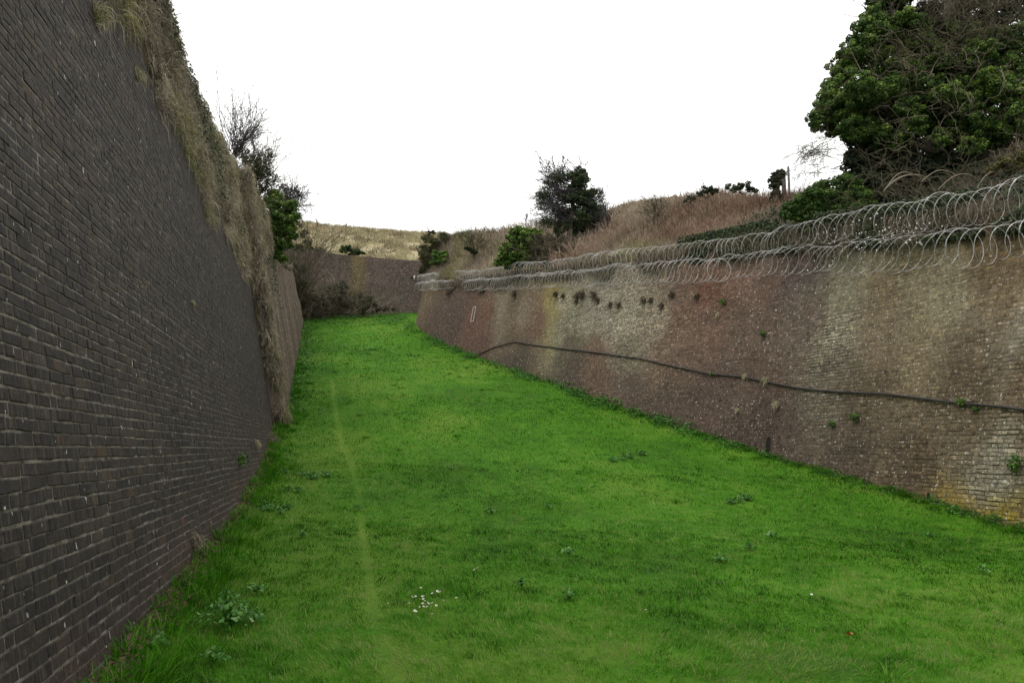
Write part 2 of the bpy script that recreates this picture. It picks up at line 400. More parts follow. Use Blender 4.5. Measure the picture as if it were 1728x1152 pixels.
# left wall, near stretch
LTOP = lambda u: ip(u, [-8, 6, 12, 18, 22.4], [5.0, 5.0, 5.15, 5.35, 5.4])
def near_low(u, z):
    h = z - zl(u); return np.clip(1 - h / .55 + .5 * (vnoise(u * 2, z * 3) - .5), 0, 1) + np.clip((u - 10) / 14, 0, .35) * np.clip(1 - h / 1.6, 0, 1)
def near_tint(u, z, rng):
    return np.clip(.42 + .5 * (fbm(u * .6, z * .8, 3) - .5) + rng.normal(0, .17, len(u)), 0, 1)
o = brick_wall('brick_wall', lambda u, z, d: lpt(u, z, d), 2.88, 22.35, zl, LTOP, [M['dbrick'], M['dmortar']], {'low': near_low}, seed=3, tintfn=near_tint, joint=.010, depth=.0048, chip=.05)
tag(o, 'tall dark blackened brick wall on the left side, nearest the camera', 'wall')
# pale rendered pier that closes the left wall at the frame edge
a = Acc(); n = 26
zz = np.linspace(-2.3, 5.0, n)
yy = np.array([2.87, 2.875, 2.85, 2.2, .6])
P = np.stack([lpt(np.full(n, y), zz, np.full(n, d)) for y, d in zip(yy, (-.3, .012, .03, .032, -.3))], 0)
P[1:4] += (RNG.normal(0, .004, (3, n, 1)))
a.add(P.reshape(-1, 3), [grid_faces(5, n)]); o = a.build('rendered_pier', M['render'], smooth=True)
tag(o, 'pale grey rendered pier at the left photo edge, against the dark brick wall', 'pier')
# left wall, far stretch (stands a little forward)
LTOP2 = lambda u: ip(u, [22, 30, 36, 45, 60], [7.6, 8.0, 8.6, 10.4, 14.2])
def far_base(u, z):
    n = fbm(u * .9, z * .35, 4)[:, None]; g = np.clip(fbm(u * 1.4 + 9, z * .2, 3) * 3 - 1.35, 0, 1)[:, None]
    c = srgb(92, 76, 68) * (1 - n) + srgb(112, 96, 82) * n
    c = c * (1 - .7 * g) + srgb(140, 132, 122) * .7 * g
    return c * .95
o = brick_wall('brick_wall', lambda u, z, d: lpt(u, z, d, True), 22.3, 59.5, zl, LTOP2, [M['rbrick'], M['rmortar']], {'base': far_base, 'joint': lambda u, z: .2 + 0 * u}, seed=4)
tag(o, 'narrow receding stretch of brown brick wall beyond the dark left wall', 'wall')
# right wall colours: weathering patches fixed to the wall (run, height)
RW = [(710,500,98,85,62,0),(722,500,118,110,62,0),(745,510,98,77,62,0),(745,550,77,63,55,0),(770,540,74,59,52,0),(800,540,90,62,52,0),(817,512,104,74,60,0),(820,535,96,68,56,0),(818,565,85,62,54,0),
(845,510,118,108,90,0),(845,545,108,99,82,.1),(862,520,98,86,66,0),(862,560,88,76,60,0),(885,530,118,106,90,.1),(905,510,107,90,72,0),(905,550,97,74,62,0),(920,505,142,132,68,0),(930,540,128,122,72,.1),
(948,510,140,137,114,.5),(960,545,130,130,108,.7),(1000,540,140,137,122,.9),(1060,545,148,144,124,.9),(1110,530,138,129,110,.8),(1145,545,107,86,70,.5),(1150,500,102,82,70,.2),(870,610,74,66,56,0),(960,600,87,82,64,0),
(960,640,78,68,58,0),(1000,610,102,82,68,.1),(1010,650,94,75,62,0),(1060,605,118,112,96,.4),(1060,660,87,74,64,0),(1120,600,109,92,76,.3),(1120,680,80,67,58,0),(1200,480,106,74,56,.1),(1200,560,99,78,66,.1),
(1200,660,82,67,60,0),(1250,560,92,76,66,.1),(1300,480,96,77,66,.1),(1300,560,90,75,64,.1),(1300,640,85,69,60,.1),(1300,720,78,65,58,.2),(1355,480,78,66,65,.1),(1350,440,90,72,62,0),(1360,560,97,85,76,.2),(1410,470,106,106,84,0),(1415,515,116,114,92,.1),
(1405,582,136,132,112,.9),(1400,625,100,96,82,.4),(1480,500,112,100,74,.1),(1480,580,112,98,77,.1),(1480,650,97,86,66,.2),(1450,740,83,72,60,.3),(1550,500,120,112,86,.1),(1560,600,119,108,82,.1),(1600,520,128,122,96,.1),
(1640,600,88,76,58,.2),(1600,700,102,90,68,.3),(1550,800,89,76,60,.5),(1650,700,95,83,62,.5),(1690,725,140,138,120,1),(1685,800,145,145,130,1),(1720,560,128,122,106,.2),(1720,480,112,96,68,.1),(1720,650,102,86,62,.5),
(1640,872,150,132,40,.3),(1700,885,140,122,42,.3),(1600,855,120,104,46,.3),(1720,840,95,84,62,.7),(1570,770,90,77,60,.6),(1400,400,64,58,42,0),(1550,420,92,88,58,0),(1680,400,98,82,54,0),(1250,430,116,90,78,0),(1728,880,120,108,45,.4),(1740,700,96,84,62,.5),(1300,420,120,100,92,0)]
_rc = np.array([list(r_hit(a[0], a[1])) + list(srgb(*a[2:5])) + [a[5]] for a in RW])
LICH = r_hit(1690, 870)[0]
def r_field(s, z):
    s = np.asarray(s, float); z = np.asarray(z, float)
    s2 = s + 1.1 * (fbm(s * .8, z * .5, 3) - .5); z2 = z + 1.6 * (fbm(s * .7 + 31, z * .6, 3) - .5)
    out = np.zeros((len(s), 4))
    for i in range(0, len(s), 20000):
        sl = slice(i, i + 20000)
        sc = .45 + .025 * s[sl, None]
        d2 = ((s2[sl, None] - _rc[None, :, 0]) / sc) ** 2 + ((z2[sl, None] - _rc[None, :, 1]) / 1.15) ** 2
        w = 1 / (d2 + .12) ** 2.2
        out[sl] = (w @ _rc[:, 2:]) / w.sum(1)[:, None]
    lum = out[:, :3] @ np.array([.3, .6, .1]); out[:, :3] = lum[:, None] + .84 * (out[:, :3] - lum[:, None])
    li = np.exp(-((s - LICH) / 1.5) ** 2) * np.clip(1.15 - (z - zr(13.6)) / .62, 0, 1) * np.clip((fbm(s * 2.2, z * 3.5, 4) - .36) * 6, 0, 1)
    out[:, :3] += (srgb(140, 128, 42) - out[:, :3]) * np.clip(li, 0, .72)[:, None]
    return out
RK = .88
RTOPp = [(1728,352),(1600,372),(1450,388),(1300,402),(1200,420),(1100,435),(950,458),(830,472),(760,475)]
_rt = np.array(sorted(r_hit(*q) for q in RTOPp))
def RTOP(s): return ip(s, np.r_[0, _rt[:, 0], 58, 100], np.r_[4.3, _rt[:, 1], 10.0, 10.2])
_rb = np.array([(s, zr(rcurve(np.array(s))[1] if s < S_ARC + 5 else 53)) for s in np.arange(0, 95, .5)])
def RBOT(s):
    q = rpt(np.asarray(s, float), ip(s, _rb[:, 0], _rb[:, 1])); return np.where(np.asarray(s) > S_ARC + 6, 9.0, zr(q[..., 1]))
SLITS = [(1297, 750, .075, .19), (1567, 847, .035, .17)]
_sl = [(r_hit(a, b), w, h) for a, b, w, h in SLITS]
def r_hole(s, z):
    m = np.zeros(len(s), bool)
    for (ss, sz), w, h in _sl: m |= (abs(s - ss) < w + .06) & (abs(z - sz) < h)
    return m
o = brick_wall('brick_wall', rpt, 6, 76, RBOT, RTOP, [M['rbrick'], M['rmortar']],
               {'base': lambda s, z: r_field(s, z)[:, :3] * RK * np.array([1.02, .97, .92]), 'joint': lambda s, z: np.clip(r_field(s, z)[:, 3] * .9 + 1.6 * (fbm(s * 1.3, z * 2.1, 4) - .55), 0, 1)},
               seed=8, hole=r_hole, joint=.0115, depth=.011, wob=.010, jit=.006, chip=.2, dfn=lambda s, z: .28 + 1.0 * np.clip(r_field(s, z)[:, 3] * 1.2 + .9 * (fbm(s * 1.3, z * 2.1, 4) - .55), 0, 1))
tag(o, 'long curving brown and grey stained brick wall along the right side of the lawn', 'wall')
# drain slots of the right wall
for i, ((ss, sz), w, h) in enumerate(_sl):
    a = Acc()
    zz = sz + np.array([-h, -h * .3, h * .4, h * .85, h]); ww = np.array([w, w, w, w * .92, w * .55])
    for dd, sc in ((.020, 1.0), (.004, .62)):
        pass
    rim = np.concatenate([rpt(ss - ww, zz, np.full(5, .021)), rpt(ss + ww[::-1], zz[::-1], np.full(5, .021))])
    inn = np.concatenate([rpt(ss - ww * .6, sz + (zz - sz) * .86, np.full(5, .003)), rpt(ss + ww[::-1] * .6, sz + (zz[::-1] - sz) * .86, np.full(5, .003))])
    k = np.arange(10); a.add(np.concatenate([rim, inn]), [np.stack([k, (k + 1) % 10, (k + 1) % 10 + 10, k + 10], 1), [list(range(10, 20))]])
    o = a.build('drain_slot', M['void'])
    tag(o, ['narrow dark arched drain slot low in the right wall, above a leafy tuft', 'small dark green stained slot at the foot of the right wall beside yellow lichen'][i], 'drain slot')
# far wall across the ditch
FWX = np.array([-26, -18, -15.6, -13.5, -8, 0, 40]); FWY = np.array([52, 56.0, 58.0, 59.2, 60.0, 60.5, 62])
_fu = np.r_[0, np.cumsum(np.hypot(np.diff(FWX), np.diff(FWY)))]
def fpt(u, z, d=0.0):
    u = np.asarray(u, float); x = np.interp(u, _fu, FWX); y = np.interp(u, _fu, FWY)
    return np.stack([x, y + .12 * (z - 9) - d, z + 0 * u], -1)
def f_base(u, z):
    n = fbm(u * .5, z * .5, 4)[:, None]; c = srgb(64, 55, 51) * (1 - n) + srgb(90, 78, 71) * n
    g = np.clip(1 - abs(u - 16.2 - .4 * (fbm(z, u, 2) - .5)) / .9, 0, 1)[:, None] * np.clip((z - 10.5), 0, 1)[:, None]
    return c * (1 - .6 * g) + srgb(110, 98, 58) * .6 * g
FTOP = lambda u: ip(u, _fu, [15.0, 15.0, 14.9, 14.75, 14.45, 14.15, 13.8])
o = brick_wall('brick_wall', fpt, 0, float(_fu[-1]) - .5, lambda u: 8.4 + 0 * u, FTOP, [M['rbrick'], M['rmortar']], {'base': f_base, 'joint': lambda u, z: .15 + 0 * u}, seed=12)
tag(o, 'dark purple brown brick wall closing the far end of the ditch', 'wall')
# ------------------------------------------------------------------ earth banks and hill
def left_top(Y): return ip(Y, [-8, 6, 12, 14, 17, 22, 25, 30, 38, 46, 60], [7.2, 7.2, 7.1, 6.75, 7.1, 8.1, 8.3, 8.5, 8.8, 10.6, 14.4])
yb = np.arange(-8, 60, .35)
offs = np.array([0, .25, .5, .75, 1.0])
rows = []
for y in yb:
    far = y > 22.3; zb = float(LTOP(y)) - .55 if not far else float(LTOP2(y)) - .4
    zt = float(left_top(y)); zt = max(zt, zb + .4); zb = min(zb, zt - .4)
    r = []
    for k in offs:
        z = zb + (zt - zb) * k
        dd = (-.10 if k == 0 else .03) + .12 * math.sin(k * math.pi) * vnoise(y * .8, k * 3) - .5 * max(0, k - .75)
        r.append(lpt(y, z, np.array(dd), far))
    top = r[-1]
    for q, dz in ((.6, .05), (1.6, .1), (4, .1), (12, -.3), (40, -.8), (150, -2)):
        r.append(np.array([top[0] - q, top[1] + .2 * q, top[2] + dz]))
    rows.append(r)
LBK = np.array(rows); LBK[:, 1:6] += .20 * (fbm(LBK[:, 1:6, 1] * 2.0, LBK[:, 1:6, 2] * 2.0, 3)[..., None] - .5) * np.array([1, 0, .6])
o = mesh_np('bank', LBK.reshape(-1, 3), [grid_faces(*LBK.shape[:2])], M['banksoil'], None, {'tint': np.clip(fbm(LBK[..., 1], LBK[..., 2] * 2, 3).ravel(), 0, 1)}, True)
tag(o, 'steep earth bank above the dark left wall under hanging dry grass', 'bank', kind='structure')
# right bank: height field behind the wall top
SKY = [(960, 402), (1000, 384), (1040, 370), (1100, 352), (1180, 335), (1230, 327), (1290, 335), (1330, 335)]
_sk = np.array(sorted(r_hit(a, b, -6.5) for a, b in SKY))
def hs(s): return ip(s, np.r_[0, 18, _sk[:, 0], 42, 47, S_ARC + 1, 100], np.r_[7.0, 7.6, _sk[:, 1], 10.7, 12.0, 13.3, 13.3])
gx = np.r_[np.arange(-9, 16, .4), np.arange(16, 60, 2), np.arange(60, 320, 20)]
gy = np.r_[np.arange(-10, 58, .4), np.arange(58, 62, 1.0)]
GX, GY = np.meshgrid(gx, gy, indexing='ij')
top_s = np.arange(2, 92, .25); tz = RTOP(top_s); tq = rpt(top_s, tz)[:, :2]; tn = rnorm(top_s)
def bank_h(X, Y):
    X = np.asarray(X, float).ravel(); Y = np.asarray(Y, float).ravel(); H = np.zeros(len(X)); D = np.zeros(len(X)); Sx = np.zeros(len(X))
    for i in range(0, len(X), 8000):
        sl = slice(i, i + 8000)
        dx = X[sl, None] - tq[None, :, 0]; dy = Y[sl, None] - tq[None, :, 1]; d2 = dx * dx + dy * dy
        j = d2.argmin(1); r = np.arange(len(j))
        d = np.sqrt(d2[r, j]); sg = dx[r, j] * tn[j, 0] + dy[r, j] * tn[j, 1]
        d = np.where(sg < 0, -d, d); s = top_s[j]
        run = ip(s, [0, 40, 50, S_ARC - 1, S_ARC + 1.5, 100], [6.5, 6.5, 4.5, 2.4, 1.0, 1.0])
        k = np.clip(d / run, 0, 1); k = k * k * (3 - 2 * k) * .35 + k * .65
        H[sl] = tz[j] - .12 + (hs(s) - tz[j]) * k + .5 * (fbm(X[sl] * .5, Y[sl] * .5, 4) - .5) * np.clip(d / 1.5, 0, 1) - np.clip(d - run, 0, 9) * .30 - np.clip(d - 12, 0, 300) * .02
        D[sl] = d; Sx[sl] = s
    return H, D, Sx
bh, bd, bs = bank_h(GX, GY)
bh2 = bh.reshape(GX.shape); bd2 = bd.reshape(GX.shape)
f = grid_faces(len(gx), len(gy)); f = f[(bd.ravel()[f] > .12).all(1)]
o = mesh_np('bank', np.stack([GX, GY, bh2], -1).reshape(-1, 3), [f], M['banksoil'], None, {'tint': np.clip((.25 + fbm(GX * .8, GY * .8, 4).ravel() * .8) * np.clip(np.minimum((bs - 20) / 6, (np.hypot(GX - 11.3, GY - 20.5).ravel() - 6) / 2), .12, 1), 0, 1)}, True)  # soil tint drops along the near run and around the ivy tree: painted-in tree shade
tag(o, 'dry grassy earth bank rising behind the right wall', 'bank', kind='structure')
# hill beyond the far wall
hx = np.r_[np.arange(-400, -40, 20), np.arange(-40, 30, 1.0), np.arange(30, 400, 20)]; hy = np.r_[np.arange(60.6, 90, .7), np.arange(90, 140, 5), np.arange(140, 900, 40)]
def hill_h(X, Y):
    crest = 24.5 - .115 * (np.clip(X, -60, 60) + 24) * .75
    k = np.clip((Y - 61) / 23, 0, 1); base = 14.3 - .02 * (X + 20)
    h = base + (crest - base) * (k * (1.25 - .25 * k)) - np.clip(Y - 84, 0, 2000) * .05
    return h + .55 * (fbm(X * .45, Y * .45, 4) - .5) * np.clip(k * 6, 0, 1) - .35
HX, HY = np.meshgrid(hx, hy, indexing='ij'); HZ = hill_h(HX, HY)
_yy = np.interp(HX, FWX, FWY); HY = np.where(HY < 62, HY - 60.6 + np.minimum(_yy + .9, 61), HY)
o = mesh_np('hill', np.stack([HX, HY, HZ], -1).reshape(-1, 3), [grid_faces(len(hx), len(hy))], tinted('hill_ground', [(0, (.13, .11, .06)), (.5, (.29, .25, .155)), (1, (.40, .355, .23))], .95, 2.5), None, {'tint': fbm(HX * .6, HY * .6, 4).ravel()}, True)
tag(o, 'straw coloured grassy hillside above the far wall', 'hill', kind='structure')
# ------------------------------------------------------------------ blades and leaves
def blades(acc, P, h, w, lean, tint, rng, up=None, seg=2):
    """grass blades: P (n,3), h (n), w (n), lean (n,3) tip offset"""
    n = len(P); az = rng.random(n) * 2 * math.pi
    wd = np.stack([np.cos(az), np.sin(az), 0 * az], -1) * (w / 2)[:, None]
    U = np.array([0, 0, 1.]) if up is None else up
    mid = P + U * (h * .55)[:, None] + lean * .32; tip = P + U * (h * .93)[:, None] + lean
    V = np.stack([P - wd, P + wd, mid + wd * .75, mid - wd * .75, tip], 1).reshape(-1, 3)
    b = np.arange(n)[:, None] * 5
    acc.add(V, [b + np.array([0, 1, 2, 3]), b + np.array([3, 2, 4])], tint=np.repeat(tint, 5))
def lawn_field(X, Y):
    """0..1 tone of the turf: patches, mower lines, worn track"""
    a = fbm(X * .55, Y * .3, 4); b = fbm(X * 2.6 + 7, Y * 1.8, 3)
    c = fbm(X * 8, Y * 7, 2)
    t = .45 + .5 * (a - .5) + .55 * (b - .5) + 1.15 * (c - .5)
    dr = np.clip((fbm(X * .8 + 50, Y * .8, 3) - .30) * 2.5, 0, 1) * np.clip((X * .9 - Y * .22 + 1.6) / 1.8, 0, 1) * np.clip((11.5 - Y) / 4, 0, 1)
    dk = np.clip((fbm(X * 1.1 + 20, Y * .7 + 5, 4) - .52) * 5, 0, 1)
    fg = np.clip((9.5 - Y) / 4.5, 0, 1) * np.clip((X + 1.6) / 1.5, 0, 1)
    t = t + .34 * dr + .13 * fg - .05 * dk
    return t
trk = np.array([g_px(*q) for q in [(560, 640), (566, 690), (572, 730), (590, 775), (603, 820), (608, 860), (614, 910), (622, 970), (630, 1030), (648, 1085), (668, 1150)]])
trk = np.vstack([trk, trk[-1] + (trk[-1] - trk[-2]) * 1.5])
trk2 = np.array([g_px(*q) for q in [(588, 640), (606, 690), (625, 740), (650, 790), (700, 850), (742, 905)]])
def dtrack(X, Y, T):
    o_ = np.argsort(T[:, 1]); return np.abs(X - np.interp(Y, T[o_, 1], T[o_, 0])) + 1e3 * ((Y < T[:, 1].min()) | (Y > T[:, 1].max()))
gt = gt + .3 * np.exp(-(dtrack(XX.ravel(), YY.ravel(), trk).reshape(XX.shape) / .08) ** 2)
o = mesh_np('lawn', np.stack([XX, YY, ZZ], -1).reshape(-1, 3), [grid_faces(len(ys), len(tt))], M['soil'], None, {'tint': np.clip(gt, 0, 1).ravel()}, True)
tag(o, 'green lawn floor of the ditch rising away between the brick walls', 'lawn', kind='structure')
def lawn_blades():
    rng = np.random.default_rng(21); acc = Acc()
    bands = [(2.6, 5, 3400), (5, 8, 3000), (8, 12, 1600), (12, 18, 760), (18, 28, 330), (28, 58, 120)]
    for y0, y1, dens in bands:
        xl = xleft(y0, -1.3) - 1; hw = .67 * y1 + 2.2
        xa = max(float(xleft(y1, zl(y1))), -hw); xb = min(float(xright(y0)) + .2, hw)
        n = int(dens * (y1 - y0) * (xb - xa))
        Y = y0 + (y1 - y0) * rng.random(n); X = xa + (xb - xa) * rng.random(n)
        eL = X - xleft(Y, zl(Y)); eR = xright(Y) - X
        k = (eL > .02) & (eR > .02) & (abs(X) < .66 * Y + 2.2) & (Y < 58); X, Y, eL, eR = X[k], Y[k], eL[k], eR[k]; n = len(X)
        t = lawn_field(X, Y)
        d1 = dtrack(X, Y, trk); w1 = np.exp(-(d1 / (.022 + .03 * vnoise(Y * 4, X) * vnoise(Y * .9, 0 * X + 9) + .0016 * Y + .02 * np.clip((9 - Y) / 4, 0, 1))) ** 2); d2 = dtrack(X, Y, trk2); w2 = np.exp(-(d2 / .22) ** 2)
        edge = np.exp(-eL / .32) * (.4 + 1.2 * vnoise(Y * 1.7, 3 + X * 0)) + .5 * np.exp(-eR / .25)
        h = (.026 + .036 * rng.random(n) ** 2) * (.35 + 1.4 * fbm(X * 4, Y * 4, 3)) * (1 + 2.2 * edge)
        h = h * (1 - .6 * w1) * (1 + np.clip((Y - 12) / 40, 0, .8))
        w = (.0027 + .0019 * rng.random(n)) * (1 + np.clip((Y - 5) / 7, 0, 6))
        ln = rng.normal(0, .55, (n, 3)) * h[:, None]; ln[:, 2] = -abs(ln[:, 2]) * .4
        ln[:, :2] += (np.stack([fbm(X * .7, Y * .7, 2), fbm(X * .7 + 40, Y * .7, 2)], -1) - .5) * h[:, None] * 2.2
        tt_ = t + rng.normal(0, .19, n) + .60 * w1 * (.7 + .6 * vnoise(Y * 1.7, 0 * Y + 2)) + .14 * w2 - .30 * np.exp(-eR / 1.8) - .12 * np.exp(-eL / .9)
        dead = rng.random(n) < .05 + .12 * np.exp(-eL / .15) + .10 * np.clip((t - .62) * 3, 0, 1); tt_ = np.where(dead, .85 + .15 * rng.random(n), np.clip(tt_, .02, .86))
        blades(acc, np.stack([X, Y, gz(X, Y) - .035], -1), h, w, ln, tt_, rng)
    # coarse tussocks along the foot of the left wall and here and there
    for i in range(470):
        if i >= 330:
            y = 12.6 + 16 * rng.random() ** 1.3; x = float(xright(y)) - .03 - abs(rng.normal(0, .13))
        elif i < 230: y = 4.2 + 30 * rng.random() ** 1.6; x = float(xleft(y, zl(y))) + .05 + abs(rng.normal(0, .22))
        else:
            y = 5 + 38 * rng.random() ** 1.2; x0, x1 = float(xleft(y, zl(y))), float(xright(y)); x = x0 + .2 + (x1 - x0 - .3) * rng.random()
        m = rng.integers(18, 46); r = .05 + .08 * rng.random()
        q = rng.normal(0, r, (m, 2)); hh = (.08 + .13 * rng.random(m)) * (.55 if 230 <= i < 330 else (.7 if i >= 330 else 1.0))
        ln = np.stack([q[:, 0] * 1.2, q[:, 1] * 1.2, 0 * hh], -1) + rng.normal(0, .035, (m, 3)); ln[:, 2] = -abs(ln[:, 2])
        P = np.stack([x + q[:, 0] * .6, y + q[:, 1] * .6, gz(x + q[:, 0] * .6, y + q[:, 1] * .6) - .02], -1)
        tone = .22 + .4 * rng.random()
        blades(acc, P, hh, np.full(m, .006) * (1 + y / 18), ln, np.clip(tone + rng.normal(0, .12, m), 0, 1), rng)
    o = acc.build('lawn_grass', M['grass'])
    tag(o, 'short bright green grass covering the floor of the ditch', 'grass', kind='stuff')
lawn_blades()
def leaves(acc, P, N, size, rng, tint, asp=.8, fold=.18, droop=.3):
    """diamond leaves folded along the midrib; P (n,3), N (n,3) facing"""
    n = len(P); N = N + rng.normal(0, .55, (n, 3)); N /= np.linalg.norm(N, axis=1)[:, None] + 1e-9
    d = rng.normal(0, 1, (n, 3)); d[:, 2] -= droop * 2; d -= (d * N).sum(1)[:, None] * N; d /= np.linalg.norm(d, axis=1)[:, None] + 1e-9
    s = np.cross(N, d); L = size[:, None]
    V = np.stack([P - d * L * .5, P + s * L * .5 * asp - N * L * fold - d * L * .1, P + d * L * .5, P - s * L * .5 * asp - N * L * fold - d * L * .1], 1).reshape(-1, 3)
    b = np.arange(n)[:, None] * 4
    acc.add(V, [b + np.array([0, 1, 2]), b + np.array([0, 2, 3])], tint=np.repeat(np.clip(tint, 0, 1), 4))
def blob_leaves(acc, blobs, dens, size, rng, tone=(.25, .95), sub=14, asp=.8, inner=.25, flat=.85, subr=(.22, .42)):
    """each blob (x,y,z,r) becomes a cluster of leafy clumps; outer leaves face out"""
    dens = dens * 1.7; sub = int(sub * 1.7)
    for (x, y, z, r) in blobs:
        c0 = np.array([x, y, z]); ct = rng.normal(0, .07)
        for _ in range(sub):
            d = rng.normal(0, 1, 3); d /= np.linalg.norm(d); rr = r * (.35 + .5 * rng.random()); c = c0 + d * rr * np.array([1, 1, flat])
            sr = r * (subr[0] + (subr[1] - subr[0]) * rng.random()); n = max(6, int(dens * 4 * math.pi * sr * sr))
            u = rng.normal(0, 1, (n, 3)); u /= np.linalg.norm(u, axis=1)[:, None]
            q = c + u * sr * (1 - inner * rng.random((n, 1)) ** 2) * np.array([1, 1, .8])
            st = ct + rng.normal(0, .10)
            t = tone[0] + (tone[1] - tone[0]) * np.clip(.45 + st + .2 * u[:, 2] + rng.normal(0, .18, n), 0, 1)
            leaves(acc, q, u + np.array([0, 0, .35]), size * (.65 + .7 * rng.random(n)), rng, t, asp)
def polyline(rng, p, d, L, n, wig, grav):
    P = [p]; d = d / (np.linalg.norm(d) + 1e-9)
    for i in range(n):
        d = d + rng.normal(0, wig, 3) + np.array([0, 0, grav]); d = d / np.linalg.norm(d); P.append(P[-1] + d * L / n)
    return np.array(P)
def grow(acc, rng, p, d, L, r, depth, nch, tint, wig=.18, grav=.0, spread=.8, k=4, n=6, shrink=.6, rmin=.003):
    P = polyline(rng, np.asarray(p, float), np.asarray(d, float), L, n, wig, grav)
    V, f = tube(P, np.linspace(r, max(r * .45, rmin * .7), n + 1), k if r > .02 else 3, False)
    acc.add(V, f, tint=np.clip(tint + rng.normal(0, .12), 0, 1))
    if depth <= 0: return
    for _ in range(nch[0]):
        i = rng.integers(1 + (depth > 1), n + 1); dd = P[i] - P[i - 1]; dd /= np.linalg.norm(dd)
        q = dd + rng.normal(0, spread, 3); q = q / np.linalg.norm(q)
        grow(acc, rng, P[i], q, L * shrink * (.6 + .7 * rng.random()), max(r * .5, rmin), depth - 1, nch[1:] or nch, tint, wig, grav, spread, k, n, shrink, rmin)
# ------------------------------------------------------------------ dry grass mats
def sample_grid(G, n, rng, wfn=None):
    i = rng.integers(0, G.shape[0] - 1, n); j = rng.integers(0, G.shape[1] - 1, n); a = rng.random((n, 1)); b = rng.random((n, 1))
    p = (G[i, j] * (1 - a) + G[i + 1, j] * a) * (1 - b) + (G[i, j + 1] * (1 - a) + G[i + 1, j + 1] * a) * b
    return p, i, j
def hang(acc, P, out, L, w, rng, tint, fall=1.0):
    """drooping blades: start at P, leave along out, then fall"""
    n = len(P); o_ = out + rng.normal(0, .45, (n, 3)); o_ /= np.linalg.norm(o_, axis=1)[:, None]
    L = L[:, None]; g = np.array([0, 0, -1.]) * fall
    p1 = P + o_ * L * .35; p2 = p1 + (o_ * .45 + g * .55) * L * .4; p3 = p2 + (o_ * .12 + g * .9) * L * .45
    s = np.cross(o_, rng.normal(0, 1, (n, 3))); s /= np.linalg.norm(s, axis=1)[:, None] + 1e-9; s = s * (w / 2)[:, None]
    V = np.stack([P - s, P + s, p1 - s, p1 + s, p2 - s * .8, p2 + s * .8, p3], 1).reshape(-1, 3); b = np.arange(n)[:, None] * 7
    acc.add(V, [b + np.array([0, 1, 3, 2]), b + np.array([2, 3, 5, 4]), b + np.array([4, 5, 6])], tint=np.repeat(np.clip(tint, 0, 1), 7))
def tuft_batch(acc, C, out, r, nb, L, w, tone, rng, spread=.8):
    """many tufts at once: C (m,3) centres, r/L/w/tone (m,)"""
    P = []; O = []; LL = []; W = []; T = []
    for c, rr, l, ww, tn in zip(C, r, L, w, tone):
        m = int(nb * (.6 + .8 * rng.random())); q = rng.normal(0, 1, (m, 3)) * rr * np.array([.35, 1, 1])
        d0 = out + rng.normal(0, .35, 3)
        P.append(c + q); O.append(d0 + rng.normal(0, spread, (m, 3)) + q / rr * .35); LL.append(l * (.4 + .9 * rng.random(m))); W.append(ww * (.6 + .8 * rng.random(m)))
        g = tn > .92
        tt_ = tn + rng.normal(0, .10 if not g else .03, m); T.append(np.clip(tt_, 0, .9) if not g else np.clip(tt_, .92, 1))
    hang(acc, np.concatenate(P), np.concatenate(O), np.concatenate(LL), np.concatenate(W), rng, np.concatenate(T))
def tones(rng, m, pale, green):
    t = np.clip(rng.normal(pale, .2, m), .05, .88); g = rng.random(m) < green; t[g] = .97; return t
